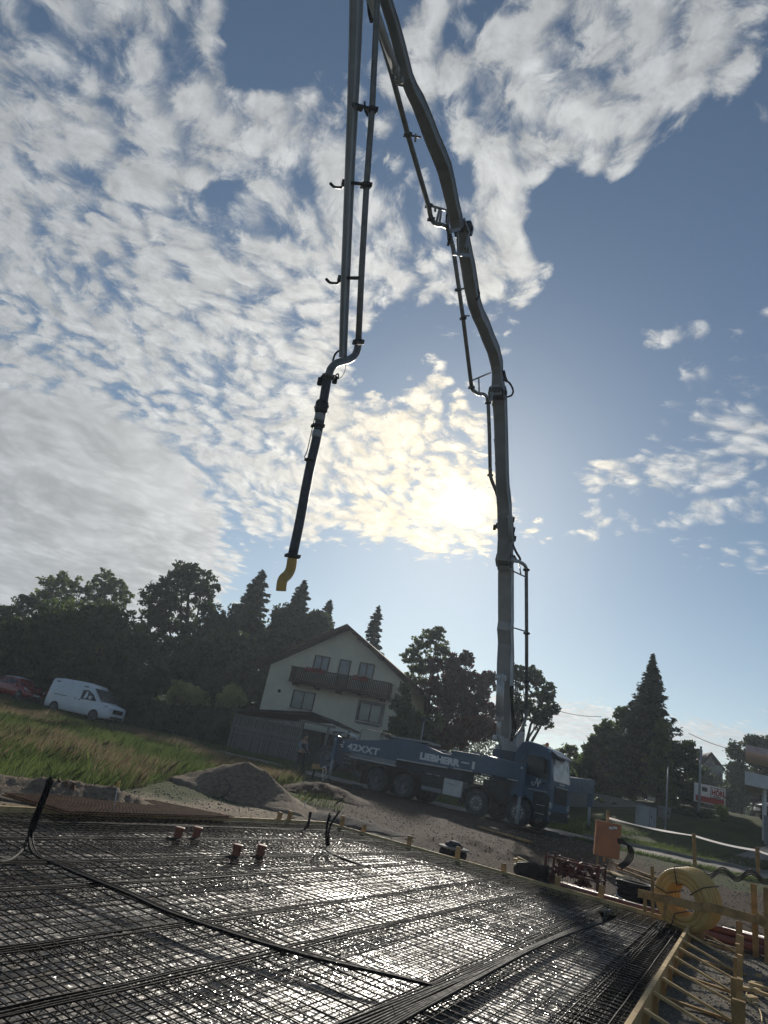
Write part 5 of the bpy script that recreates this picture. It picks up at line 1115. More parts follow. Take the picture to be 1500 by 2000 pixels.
tree('shrub', (1340, 1630), 35, [(1330, 1600, 28, 20), (1365, 1605, 24, 18), (1300, 1615, 26, 18), (1385, 1608, 20, 18)], 'dark garden shrubs beneath the sign, beside the grey box', 'dark', 12000, .09, sub=30, sz=.22, cat='shrub', limbs=False, group='garden shrubs')
tree('shrub', (1240, 1620), 37, [(1165, 1580, 20), (1195, 1590, 22), (1225, 1598, 20), (1262, 1600, 18)], 'dark low shrubs along the garden wall behind the outrigger', 'dark', 8000, .10, sub=30, sz=.22, cat='shrub', limbs=False, group='garden shrubs')
tree('ornamental_tree', (1413, 1620), 34, [(1408, 1580, 9), (1415, 1595, 8)], 'small yellowish bush right of the sign', 'yellow', 700, .08, sub=10, sz=.25, cat='shrub', trunk_r=.03, group='garden shrubs')
tree('deciduous_tree', (1465, 1600), 60, [(1445, 1470, 24), (1470, 1452, 22), (1490, 1480, 30), (1440, 1510, 28), (1475, 1530, 40), (1505, 1460, 26), (1515, 1520, 40), (1430, 1560, 26)], 'dark tree at the right edge behind the petrol station roof', 'dark', 20000, .15, sub=40, sz=.18)
tree('deciduous_tree', (1400, 1600), 66, [(1370, 1520, 24), (1400, 1545, 30), (1430, 1560, 30), (1380, 1570, 24), (1355, 1545, 24)], 'dark trees around the distant grey house', 'dark', 12000, .15, sub=30, sz=.2)
# more depth behind: a far-off wood that reads as one mass
wp = []
for k in range(70):
    px = -300+k*34; yb = 1473+ (px-640)*.2126; dep = random.uniform(85, 120); c = PD(px, yb-random.uniform(-5, 30), dep); rr = random.uniform(3.5, 6)
    if 950 < px < 1110: continue
    if 1110 <= px < 1500: rr *= .4
    wp.append(clump_points(np.array([c.x, c.y, ZT(c.x, c.y)+rr*.7]), np.array([rr*1.2, rr*1.2, rr]), 2600, 30, .4, .2))
tag(leaf_mesh('distant_wood', np.concatenate(wp), .24, L['dark']), kind='stuff')
# shrubs by the hedge
tree('shrub', (368, 1385), 46, [(355, 1352, 22), (378, 1356, 22), (340, 1362, 16), (395, 1366, 16)], 'larger feathery yellow-green bush behind the hedge', 'yellow', 5500, .11, sub=30, sz=.2, cat='shrub', limbs=False, group='yellow-green bushes')
tree('shrub', (450, 1395), 46, [(450, 1355, 20), (440, 1372, 20), (462, 1368, 20)], 'yellow-green bush nearest the house, left of its wall', 'yellow', 4000, .11, sub=26, sz=.2, cat='shrub', limbs=False, group='yellow-green bushes')
tree('shrub', (455, 1420), 44, [(452, 1402, 12), (458, 1418, 12)], 'light green sapling at the left end of the shed', 'light', 1200, .09, sub=12, sz=.25, cat='shrub', limbs=False)
# clipped hedge
hg = empty('hedge', PD(340, 1420, 46), 0, 'long dark clipped hedge running from behind the van to the shed', 'hedge'); 
pts = []
for (xa, xb, da, db_, yt0, yt1) in ((215, 452, 50, 43.5, 1360, 1388),):
    for k in range(26000):
        t = rng.random(); d_ = da+(db_-da)*t; x_ = xa+(xb-xa)*t; top = PD(x_, yt0+(yt1-yt0)*t, d_); zb = ZT(top.x, top.y)-.1
        side = rng.random(); dy = rng.random()*1.1
        z = top.z if side < .35 else zb+(top.z-zb)*rng.random(); yy = 0 if side >= .35 else dy
        pts.append((top.x+rng.normal()*.05, top.y+yy+rng.normal()*.05, z+rng.normal()*.05))
a, b_ = PD(215, 1362, 50), PD(452, 1390, 43.5)
mb = MB(); za, zb = ZT(a.x, a.y), ZT(b_.x, b_.y); mb.prism([V(a.x, a.y+.12, za-.2), V(b_.x, b_.y+.12, zb-.2), V(b_.x, b_.y+.12, b_.z-.12), V(a.x, a.y+.12, a.z-.12)], V(.1, .9, 0))
hg.location = (a+b_)/2; hg.location.z = za
mb.build('core', L['dark'], hg, True)
leaf_mesh('foliage', np.array(pts), .10, L['dark'], hg, origin=hg.location)

# ------------------------------------------------------------------ tall meadow grass
def grass_patch(name, region, n, h0, h1, m, label, wid=.012, lean=.35, meadow_like=False):
    P = []
    while len(P) < n:
        q = region(n)
        P += list(q)
    P = np.array(P[:n]); z = zter(P[:, 0], P[:, 1]); cl_ = .75+.35*vnoise(P[:, 0], P[:, 1], .9, 3)
    h = (h0+(h1-h0)*rng.random(n))*cl_; rdn = np.interp(P[:, 0], [p[0] for p in n_], [p[1] for p in n_]); h = h*np.clip(.15+(rdn-P[:, 1])/4.5, .15, 1) if meadow_like else h; a = rng.random(n)*6.283; wv = wid*(1+.04*np.hypot(P[:, 0], P[:, 1]))
    d = np.stack([np.cos(a), np.sin(a), 0*a], 1); l = rng.normal(size=(n, 2))*lean; l[:, 0] += .25
    b0 = np.c_[P, z]; mid = b0+np.c_[l*h[:, None]*.35, h*.6]; top = b0+np.c_[l*h[:, None], h]
    v = np.stack([b0-d*wv[:, None], b0+d*wv[:, None], mid+d*wv[:, None]*.8, top, mid-d*wv[:, None]*.8], 1)
    me = bpy.data.meshes.new(name); me.vertices.add(5*n); me.vertices.foreach_set('co', v.reshape(-1)); me.loops.add(5*n); me.loops.foreach_set('vertex_index', np.arange(5*n, dtype=np.int32))
    me.polygons.add(n); me.polygons.foreach_set('loop_start', np.arange(0, 5*n, 5, dtype=np.int32)); me.polygons.foreach_set('loop_total', np.full(n, 5, np.int32)); me.update(calc_edges=True)
    me.materials.append(L[m]); o = bpy.data.objects.new(name, me); C.objects.link(o); tag(o, label, kind='stuff'); return o
def seg_d(x, y): return (x-GR1[0])*GRN1[0] + (y-GR1[1])*GRN1[1]
hc_ = hit(470, 1562, 8, 60)
def meadow(n):
    x = rng.uniform(-34, 1.2, n); y = 12+36*rng.random(n)**.8
    rd = np.interp(x, [p[0] for p in n_], [p[1] for p in n_])
    k = (seg_d(x, y) + vnoise(x, y, .8)*.5 > 0) & (y < rd-.2) & ~((x > -1.5+vnoise(x, y, 1.2)*.8) & (y > 22)) & (np.abs(x/y+.37) < .55)
    k &= ~((x > hc_.x-2.0) & (y < hc_.y+1.4)) & ~((x > hc_.x-1.6) & (y < hc_.y+2.3))
    return np.c_[x, y][k]
vx, vy = vl.x, vl.y
grass_patch('tall_grass', meadow, 170000, .22, .50, 'grass', 'tall green meadow grass', .0035, meadow_like=True)
grass_patch('grass_seed_heads', lambda n: (lambda q: q[vnoise(q[:, 0], q[:, 1], .35, 2) > .12])(meadow(n)), 30000, .40, .62, 'seed', 'pale brown seed heads in the meadow', .003, .25, True)
def verge(n):
    x = rng.uniform(9.5, 26, n); y = 17+16*rng.random(n)
    rn = np.interp(x, [p[0] for p in n_], [p[1] for p in n_]); rf_ = np.interp(x, [p[0] for p in f_], [p[1] for p in f_])
    k = ((y < rn-.02) & (y > rn-.9-vnoise(x, y, 2)*.4)) | ((y > rf_+.1) & (y < rf_+3.2) & (x < 19.5))
    return np.c_[x, y][k]
grass_patch('verge_grass', verge, 26000, .08, .24, 'grass', 'rough verge grass beside the road', .004)
def back(n):
    x = rng.uniform(-30, 16, n); y = rng.uniform(33, 52, n)
    rf_ = np.interp(x, [p[0] for p in f_], [p[1] for p in f_]); k = (y > rf_+.1) & (y < rf_+7)
    return np.c_[x, y][k]
grass_patch('roadside_grass', back, 26000, .1, .3, 'grass', 'grass behind the road', .006)

# ------------------------------------------------------------------ gravel and earth heaps
def heap(name, c, rx, ry, rot, h, m, label, cat, profile=None, seed=1, group=None, res=.12):
    nx_ = int(2*rx/res); ny_ = int(2*ry/res); u, w = np.meshgrid(np.linspace(-1, 1, nx_), np.linspace(-1, 1, ny_))
    ca, sa = math.cos(rot), math.sin(rot); xs = c.x+u*rx*ca-w*ry*sa; ys = c.y+u*rx*sa+w*ry*ca
    rr = np.sqrt(u*u+w*w)*(1+.10*vnoise(u, w, 3, seed)); hh = np.clip(1-rr, 0, 1)
    pr = hh*1.0 if profile is None else np.clip(profile(u)-np.abs(w)*profile(u), 0, 9)*(rr < 1.05)
    hh = h*np.minimum(pr, 10); hh = np.where(hh > 0, hh + (vnoise(xs, ys, 3.3, seed)*.035+vnoise(xs, ys, 9, seed)*.02+rng.normal(size=xs.shape)*.012)*np.minimum(1, hh*4), -.08)
    Zt = zter(xs, ys); o = gridmesh(name, xs, ys, Zt+hh, m)
    b = np.maximum(0, 0)
    return tag(o, label, cat, group)
def rocks(name, region, n, s0, s1, m, label):
    """loose stones lying on the ground: one uncountable scatter"""
    P = region(n); z = zter(P[:, 0], P[:, 1]); n = len(P)
    t = (1+5**.5)/2; ico = np.array([(-1, t, 0), (1, t, 0), (-1, -t, 0), (1, -t, 0), (0, -1, t), (0, 1, t), (0, -1, -t), (0, 1, -t), (t, 0, -1), (t, 0, 1), (-t, 0, -1), (-t, 0, 1)])/1.9
    F_ = np.array([(0, 11, 5), (0, 5, 1), (0, 1, 7), (0, 7, 10), (0, 10, 11), (1, 5, 9), (5, 11, 4), (11, 10, 2), (10, 7, 6), (7, 1, 8), (3, 9, 4), (3, 4, 2), (3, 2, 6), (3, 6, 8), (3, 8, 9), (4, 9, 5), (2, 4, 11), (6, 2, 10), (8, 6, 7), (9, 8, 1)])
    s = s0+(s1-s0)*rng.random(n)**2.5; sc = s[:, None, None]*(.6+.7*rng.random((n, 1, 3)))
    v = ico[None]*sc*(.8+.4*rng.random((n, 12, 1))) + np.c_[P, z][:, None, :]
    f = (F_[None]+12*np.arange(n)[:, None, None]).reshape(-1, 3)
    me = bpy.data.meshes.new(name); me.vertices.add(12*n); me.vertices.foreach_set('co', v.reshape(-1)); me.loops.add(f.size); me.loops.foreach_set('vertex_index', f.ravel().astype(np.int32))
    me.polygons.add(len(f)); me.polygons.foreach_set('loop_start', np.arange(0, f.size, 3, dtype=np.int32)); me.polygons.foreach_set('loop_total', np.full(len(f), 3, np.int32)); me.update(calc_edges=True)
    me.materials.append(m); o = bpy.data.objects.new(name, me); C.objects.link(o); return tag(o, label, kind='stuff')
stone = mat('stones', (.26, .23, .19), .85, var=.35, scale=2.5, col2=(.14, .12, .10), spec=.15)
def reg_site(n):
    x = rng.uniform(-9, 14, n); y = rng.uniform(3, 27, n); k = (slab_dist(x, y) > .15) & ((x > -4+.0*y) | (y < 17)); return np.c_[x, y][k]
rocks('loose_stones', reg_site, 30000, .005, .026, stone, 'loose gravel stones on the site ground')
rocks('loose_stones', lambda n: (lambda q: q[((q[:, 0]-CQ.x)*nC.x+(q[:, 1]-CQ.y)*nC.y > .1) & (q[:, 1] < 16)])(np.c_[rng.uniform(2, 11, n), rng.uniform(2, 16, n)]), 26000, .005, .022, stone, 'gravel right of the slab')
pc = PZ(452, 1560, -.02); pd = 19.0
heap1 = None
c1 = hit(470, 1562, 8, 60); heap1 = heap('gravel_heap', V(c1.x, c1.y+.9, 0), 2.1, 1.5, -.25, .88, M['pile'], 'large pointed gravel heap in the middle beyond the slab', 'gravel heap', group='heaps beyond the slab', seed=2, profile=lambda u: np.clip(1-np.abs(u+.05)**1.15, 0, 1))
c2_ = hit(110, 1566, 6, 40); heap('gravel_heap', V(c2_.x, c2_.y+.25, 0), 2.5, .75, .62, .30, M['pile'], 'long low gravel heap at the left edge of the meadow', 'gravel heap', profile=lambda u: np.clip(1-np.abs(u)**3, 0, 1)*(1+.12*np.sin(u*5)), seed=5, group='heaps beyond the slab', res=.06)
c3 = hit(632, 1556, 8, 60); heap('earth_heap', V(c3.x, c3.y+.5, 0), 1.8, 1.2, 0, .42, M['soil'], 'low brown earth heap behind the pointed gravel heap', 'earth heap', seed=8, group='heaps beyond the slab')
c4 = hit(735, 1622, 8, 60); heap('earth_heap', V(c4.x-.6, c4.y+.2, 0), 1.7, .7, -.55, .2, M['rubble'], 'low grey rubble bank just behind the short stakes', 'earth heap', seed=9, group='heaps beyond the slab')
# thin hoses lying on the big heap
def drape(pts, r, dz=.02): return [V(p.x, p.y, p.z+dz) for p in pts]
def surf(x, y, lst, dep):
    return PD(x, y, dep)
bpy.context.view_layer.update()
hp_ = []
for x, y in ((418, 1564), (430, 1560), (440, 1554), (447, 1545), (450, 1536), (446, 1528), (438, 1522)):
    ok, loc, nr_, ix_ = heap1.ray_cast(E0, ray(x, y).normalized())
    if ok: hp_.append(loc+V(0, -.01, .015))
b = MB(); b.tube(spline(hp_), .012, 6)
tag(b.build('garden_hose', M['iron']), 'thin hose looping over the pointed gravel heap', 'hose')
# brown mesh mats stacked beyond plank A
r = empty('mesh_mat', PZ(250, 1565, -.02), 0, 'brown rusty steel mesh lying on the sand beyond the rear plank', 'steel mesh')
qs = [PZ(5, 1552, .02), PZ(300, 1566, .02), PZ(455, 1597, .02), PZ(130, 1588, .02)]
b = MB()
for k in range(2):
    dz = V(0, 0, .03*k-.01); o_ = V(.02*k, .02*k, 0)
    for i in range(51):
        t = i/50; b.tube([qs[0].lerp(qs[1], t)+dz+o_, qs[3].lerp(qs[2], t)+dz+o_], .010, 4, False)
    for i in range(22):
        t = i/21; b.tube([qs[0].lerp(qs[3], t)+dz+o_+V(0, 0, .008), qs[1].lerp(qs[2], t)+dz+o_+V(0, 0, .008)], .006, 4, False)
b.build('bars', M['rustm'], r, True)
# thin white stick with yellow flag, red-brown scraps
def stick(x0, y0, x1, y1, z, label, flag='yellow', h=None):
    f0 = PZ(x0, y0, z); dp_ = depth_of(f0); top = PD(x1, y1, dp_); r = empty('survey_stick', f0, 0, label, 'marker stick', 'thin marker sticks')
    b = MB(); b.cyl(f0, top, .010, 6); b.build('rod', M['white'], r, True)
    b = MB(); b.box(top-V(0, 0, .03), (.05, .03, .09)); b.build('flag', M[flag], r, True)
stick(220, 1590, 232, 1528, -.03, 'thin white stick with yellow top in front of the left gravel heap')
f_y = (593, 1575); stick(596, 1578, 593, 1558, .1, 'short stick with yellow top near the forked conduits')
f0 = PD(140, 1532, depth_of(c2_)+.2); b = MB()
for i in range(5): b.bar(f0+V(i*.07-.2, 0, -.12), f0+V(i*.07-.25+random.uniform(-.08, .08), 0, .0+random.uniform(-.04, .05)), .05, .035)
tag(b.build('broken_bricks', M['rustm']), 'small red-brown scraps standing on top of the left gravel heap', 'scrap')
# manholes
for (x, y, dep, lb) in ((742, 1622, 17.3, 'black manhole shaft with pale-rimmed lid, left of the two'), (886, 1658, 15.6, 'black manhole shaft with a dark cloth on its lid, right of the two')):
    p = PD(x, y, dep); r = empty('manhole', p, 0, lb, 'manhole', 'black manhole shafts'); 
    b = MB(); b.lathe(V(p.x, p.y, p.z-.35), (0, 0, 1), [(0, .34), (.05, .31), (.12, .33), (.18, .30), (.25, .32), (.35, .29)], 28); b.build('shaft', M['black'], r, True)
    b = MB(); b.lathe(V(p.x, p.y, p.z), (0, 0, 1), [(0, .36), (.035, .36), (.045, .33), (.045, .001)], 28); b.build('lid', M['concrete'], r, True)
    if x > 800: b = MB(); b.lathe(V(p.x, p.y, p.z+.045), (.05, 0, 1), [(0, .22), (.06, .2), (.11, .12), (.13, .03)], 9); b.build('cloth', M['cloth'], r, True)
# planks and timber on the ground
def ground_plank(x0, y0, x1, y1, w, t, m, label, z=None, group=None, cat='plank', name='plank'):
    A = hit(x0, y0, 8, 60); B = hit(x1, y1, 8, 60); return plank(name, A, B, w, t, m, label, cat, group, .02)
ground_plank(934, 1617, 986, 1633, .12, .04, 'wood', 'thin plank on the earth in front of the third axle')
ground_plank(984, 1632, 1036, 1648, .25, .05, 'wood', 'broad plank lying in front of the outrigger foot')
ground_plank(674, 1556, 698, 1563, .14, .05, 'wood', 'short plank beside the timber blocks at the rear outrigger')
ground_plank(612, 1540, 634, 1547, .12, .06, 'woodl', 'pale offcut on the brown earth heap')
ground_plank(1188, 1704, 1226, 1722, .30, .03, 'woodl', 'yellowish board lying below the orange cabinet')
ground_plank(1200, 1690, 1292, 1722, .10, .05, 'wood', 'long lath running from the cabinet to the yellow coil, upper one')
ground_plank(1206, 1700, 1290, 1731, .10, .05, 'wood', 'long lath running from the cabinet to the yellow coil, lower one')
for (x, y, dep, nm, s) in ((1022, 1628, 24.3, 'dark timber blocks under the front outrigger foot', 1), (662, 1545, 29.0, 'dark timber blocks under the rear outrigger foot', .8)):
    p = PD(x, y, dep); p.z = ZT(p.x, p.y); r = empty('support_blocks', p, 0, nm, 'timber blocks', 'blocks under the outriggers')
    for k in range(4):
        b = MB(); b.box(p+V((k % 2-.5)*.06, 0, .05+.0*k) + V(0, (k-1.5)*.26, 0), (1.1*s, .2, .12), Matrix.Rotation(random.uniform(-.05, .05)-.3, 3, 'Z')); b.build('beam', M['brownw'], r, True)
    b = MB(); b.box(p+V(.9*s, -.2, .08), (.5*s, .35, .22), Matrix.Rotation(.3, 3, 'Z')); b.build('block', M['iron'], r, True)
# heap of wood offcuts
c0 = PD(1012, 1690, 15.0); c0.z = ZT(c0.x, c0.y)+.18; r = empty('offcut_pile', c0, 0, 'small pile of pale splintered offcuts behind the plank', 'wood pile')
for i in range(11):
    b = MB(); a = random.uniform(0, 3.14); b.box(c0+V(random.uniform(-.3, .3), random.uniform(-.15, .15), .02+.035*i*.5), (random.uniform(.15, .32), .08, .03), Matrix.Rotation(a, 3, 'Z') @ Matrix.Rotation(random.uniform(-.5, .5), 3, 'Y')); b.build('offcut', M['woodl'], r, True)
# black buckets
for (x, y, l) in ((1030, 1703, 'dark plastic bag lump left of the black tub, by the red crate'), (1055, 1710, 'black plastic tub lying between offcuts and red crate')):
    p = PD(x, y, 14.6); p.z = max(ZT(p.x, p.y), -.05)+.06; b = MB(); 
    if x < 1040:
        b.smooth = True; b.lathe(p-V(.3, 0, 0), (1, -.1, 0.1), [(0, .05), (.08, .14), (.3, .17), (.5, .15), (.6, .04)], 12)
    else: b.lathe(p-V(.2, 0, 0), (1, -.3, .1), [(0, .12), (.03, .15), (.32, .18), (.34, .195), (.37, .195), (.37, .17), (.06, .13), (.05, .001)], 18)
    tag(b.build('plastic_tub', M['black']), l, 'tub')
# red-brown stillage with clamps
c0 = PD(1122, 1716, 14.8); c0.z = ZT(c0.x, c0.y)+.03; r = empty('steel_crate', c0, R_(-32), 'red-brown steel lattice crate full of clamps behind the plank', 'crate')
b = MB(); W_, D_, H_ = 1.12, .7, .52
for x in (-W_/2, W_/2):
    for y in (-D_/2, D_/2): b.box((x, y, H_/2+.04), (.05, .05, H_+.08))
for z in (.06, .28, H_):
    b.box((0, -D_/2, z), (W_, .03, .035)); b.box((0, D_/2, z), (W_, .03, .035)); b.box((-W_/2, 0, z), (.03, D_, .035)); b.box((W_/2, 0, z), (.03, D_, .035))
for i in range(10): x = -W_/2+W_*(i+.5)/10; b.box((x, -D_/2, .3), (.01, .01, .5)); b.box((x, D_/2, .3), (.01, .01, .5))
b.box((0, 0, .05), (W_, D_, .02)); b.build('frame', M['redrust'], r)
for i in range(36):
    b = MB(); p = V(random.uniform(-.45, .45), random.uniform(-.25, .25), random.uniform(.1, .5)); rot = Matrix.Rotation(random.uniform(0, 3), 3, V(random.random(), random.random(), random.random()))
    b.box(p, (.22, .05, .04), rot); b.lathe(p, rot @ V(0, 0, 1), [(-.06, .05), (.06, .05)], 8); b.build('clamp', M['redrust'], r)
# orange-brown drain pipes lying behind the truck-side plank
pos = ['nearest the slab', 'second from the slab', 'third from the slab', 'lying on top', 'farthest from the slab']
for i in range(5):
    off = .30+.135*(i if i < 3 else (1.5 if i == 3 else 3)); z = -.13 if i != 3 else -.02
    s0 = -2.6-.15*i; s1 = 3.3-.25*i
    b = MB(); A = CQ+dB*s0+nB*off+V(0, 0, z); B = CQ+dB*s1+nB*off+V(0, 0, z+.0); b.tube([A, B], .062, 14); b.lathe(A-dB*.02, dB, [(0, .06), (0, .076), (.14, .076), (.16, .063)], 14)
    tag(b.build('drain_pipe', M['redpipe']), 'long orange-brown drain pipe behind the plank, ' + pos[i], 'pipe', 'long drain pipes behind the slab')
for i in range(4):
    b = MB(); A = CQ-dB*(.3+.12*i)+nB*(.75+.14*i)+V(0, 0, -.12+.07*(i % 2)); b.tube([A, A-dB*3.6], .062, 14)
    tag(b.build('drain_pipe', M['redpipe']), 'orange-brown drain pipe right of the yellow coil, ' + ['front', 'second', 'third', 'rear'][i] + ' of its bundle', 'pipe', 'long drain pipes behind the slab')
# yellow coil of corrugated pipe standing upright
cc = PD(1339, 1757, 11.9); r = empty('pipe_coil', cc, 0, 'big cream-yellow coil of corrugated pipe standing upright by the slab corner', 'pipe coil')
axd = (cc-E0); axd.z = 0; axd.normalize(); axd = (Matrix.Rotation(R_(-28), 3, 'Z') @ axd); axd = (axd+V(0, 0, .12)).normalized()
ex = axd.cross(V(0, 0, 1)).normalized(); ez = ex.cross(axd).normalized()
b = MB(); rr = .053
for li, Rr in enumerate((.30, .375, .45)):
    for k in range(5):
        ctr = cc+axd*((k-1.3)*.104); N = 110
        pts = [ctr+(ex*math.cos(2*math.pi*j/N)+ez*math.sin(2*math.pi*j/N))*Rr for j in range(N+1)]
        b.tube(pts, rr, 8, False, [rr*(1.0 if j % 2 else .90) for j in range(N+1)])
b.build('windings', M['coil'], r, True)
for a in (35, 100, 165, 250):
    d_ = ex*math.cos(R_(a))+ez*math.sin(R_(a)); b = MB(); lo, hi = .235, .515
    b.tube([cc+d_*lo-axd*.21, cc+d_*hi-axd*.21, cc+d_*hi+axd*.36, cc+d_*lo+axd*.36, cc+d_*lo-axd*.21], .009, 5); b.build('tie', M['iron'], r, True)
# black coil lying flat + loops
cc = PD(1243, 1738, 13.6); cc.z = ZT(cc.x, cc.y)+.05; r = empty('pipe_coil', cc, 0, 'black coil of ribbed pipe lying behind the yellow coil', 'pipe coil'); b = MB()
for k in range(7):
    for Rr in (.36, .28):
        N = 60; o_ = V(.01*math.sin(k*2), .01*math.cos(k*3), 0); b.tube([cc+o_+V(math.cos(6.2832*j/N)*Rr, math.sin(6.2832*j/N)*Rr, k*.078) for j in range(N+1)], .041, 8, False)
b.build('windings', M['black'], r, True)
cc = PD(1226, 1762, 13.0); cc.z = ZT(cc.x, cc.y)+.1; b = MB()
for k in range(5): b.tube([cc+V(math.cos(6.2832*j/30)*(.2+.02*k), math.sin(6.2832*j/30)*.16, .02*k+.03*math.sin(j+k)) for j in range(26)], .012, 6)
b.tube(spline([PD(1206, 1733, 13.2), PD(1203, 1742, 13.2), PD(1207, 1750, 13.1), PD(1216, 1756, 13)]), .012, 6)
tag(b.build('cable_loop', M['alu']), 'loose pale cable loops beside the black coil', 'cable')
# batter board around the coil
def post(name, xt, yt, xb, yb, z, w, t, label, group, cat='post', m='wood', dep=None):
    f = PZ(xb, yb, z) if dep is None else PD(xb, yb, dep); tp = PD(xt, yt, depth_of(f)); b = MB(); b.bar(f-V(0, 0, .15), tp, w, t, side=dB); return tag(b.build(name, M[m]), label, cat, group), f, tp
dpb = depth_of(PZ(1477, 1862, -.2))
r = empty('batter_board', PD(1370, 1770, 11.4), 0, 'horizontal board nailed to posts in front of the yellow coil', 'batter board')
A = PD(1246, 1744, 11.9); Bq = PD(1374, 1768, 11.5); Cq = PD(1486, 1798, 11.2)
b = MB(); b.bar(A, PD(1380, 1775, 11.45), .03, .13, side=nB); b.build('board', M['wood'], r, True)
b = MB(); b.bar(PD(1372, 1768, 11.42), Cq, .03, .13, side=nB); b.build('board', M['wood'], r, True)
for (xt, yt, xb, yb, dp_) in ((1274, 1692, 1275, 1782, 11.7), (1300, 1755, 1299, 1792, 11.65), (1259, 1745, 1260, 1780, 11.8)):
    b = MB(); b.bar(PD(xb, yb, dp_), PD(xt, yt, dp_), .05, .035, side=dB); b.build('upright', M['wood'], r, True)
post('timber_stake', 1472, 1726, 1477, 1862, -.2, .09, .05, 'tall stake right of the yellow coil', 'tall stakes at the right', 'post')
post('timber_stake', 1497, 1733, 1500, 1875, -.2, .09, .05, 'tall stake cut by the right edge of the view', 'tall stakes at the right', 'post')
A = PD(1478, 1792, 11.2); b = MB(); b.bar(A, PD(1500, 1805, 10.9), .03, .16, side=nB); b.bar(PD(1502, 1790, 11.0), PD(1496, 1812, 11.0), .04, .04); tag(b.build('timber_offcut', M['wood']), 'slanted timber piece between the two tall stakes', 'timber')
# offcuts near the bottom right with a hose
ws = ['largest, in front', 'topmost', 'leftmost on its own', 'short thick one', 'under the others', 'thin one at the back', 'small chip', 'narrow lath']
for i, (x, y, a, l, w) in enumerate([(1452, 1950, .2, .34, .11), (1488, 1932, -.5, .30, .09), (1441, 1927, .9, .16, .05), (1478, 1924, -.2, .14, .07), (1466, 1937, .3, .26, .08), (1482, 1912, .8, .20, .04), (1462, 1935, 1.2, .12, .06), (1495, 1948, -.9, .3, .06)]):
    p = PZ(x, y, -.23); p.z = ZT(p.x, p.y)+.03+.012*(i % 3); b = MB(); b.box(p, (l, w, .04), Matrix.Rotation(a, 3, 'Z') @ Matrix.Rotation(.12*(i % 3-1), 3, 'Y'))
    tag(b.build('wood_offcut', M['woodl'], bevel=.003), 'sawn offcut on the gravel at lower right, ' + ws[i], 'offcut', 'offcuts at the lower right')
b = MB(); b.tube(spline([V(p.x, p.y, ZT(p.x, p.y)+.03) for p in (PZ(1461, 1932, -.23), PZ(1458, 1945, -.23), PZ(1462, 1960, -.23), PZ(1478, 1970, -.23), PZ(1486, 1982, -.23), PZ(1488, 2000, -.23), PZ(1480, 2030, -.23))]), .008, 6)
tag(b.build('string', M['woodl']), 'pale cord lying on the gravel below the offcuts', 'cord')
# orange distribution cabinet with post and cables
cb_ = PD(1183, 1676, 18.6); r = empty('site_cabinet', cb_, R_(-12), 'orange-brown site cabinet on a post beside the outrigger', 'cabinet'); RM = Matrix.Rotation(R_(-12), 3, 'Z')
b = MB(); b.box((-.115, 0, .46), (.42, .22, .86)); b.build('left_door', M['orbox'], r, bevel=.006); b = MB(); b.box((.215, 0, .46), (.235, .22, .86)); b.build('right_door', M['orbox'], r, bevel=.006)
b = MB(); b.box((.005, 0, .90), (.70, .26, .02)); b.build('top', M['orbox'], r)
b = MB(); b.box((.06, -.118, .78), (.10, .012, .06)); b.box((.17, -.118, .81), (.10, .012, .06)); b.build('label_plate', M['sign'], r)
b = MB(); b.box((0, .16, .55), (.07, .06, 1.32)); b.box((.12, .0, -.25), (.03, .03, .5)); b.box((-.2, .05, -.25), (.05, .05, .5)); b.build('post', M['wood'], r)
b = MB()
for k in range(5): b.tube(spline([PD(1206, 1638+k*2, 18.5+.03*k), PD(1217+k, 1641+k*2, 18.5), PD(1225+k*2.4, 1652+k, 18.5), PD(1227+k*2.6, 1666+k, 18.5), PD(1220+k*2.8, 1680+k*1.2, 18.4), PD(1208+k*1.5, 1690+k*2, 18.3)]), .017, 6)
tag(b.build('cable_bundle', M['black']), 'thick black cables arching out of the orange cabinet', 'cable')
# barrier tape on stakes
tp = [(1190, 1598, 19.2), (1355, 1632, 18.2), (1479, 1661, 17.4), (1530, 1672, 17.0)]
for i in range(3):
    (x0, y0, d0_), (x1, y1, d1_) = tp[i], tp[i+1]; n = 14; rings = []; b = MB(); P = []
    for k in range(n+1):
        t = k/n; p = PD(x0+(x1-x0)*t, y0+(y1-y0)*t+3*math.sin(math.pi*t), d0_+(d1_-d0_)*t); tw = .9*math.sin(t*5+i*2) if i == 0 else .3*math.sin(t*3); P.append((p, V(0, math.sin(tw), math.cos(tw))*.024))
    for k in range(n): b.add([P[k][0]-P[k][1], P[k][0]+P[k][1], P[k+1][0]+P[k+1][1], P[k+1][0]-P[k+1][1]], [(0, 1, 2, 3)])
    tag(b.build('barrier_tape', M['tape']), ['pale barrier tape from the orange cabinet to the first stake', 'pale barrier tape between the two stakes by the road', 'pale barrier tape leaving the view at right'][i], 'tape', 'barrier tape along the road')
for (x, yt, yb, dp_, l) in ((1355, 1628, 1690, 18.2, 'stake carrying the barrier tape, in front of the pavement'), (1479, 1655, 1712, 17.4, 'stake carrying the barrier tape near the right edge')):
    b = MB(); b.bar(PD(x+2, yb, dp_), PD(x, yt, dp_), .085, .05, side=V(1, 0, 0)); tag(b.build('timber_stake', M['wood']), l, 'stake', 'stakes of the barrier tape')
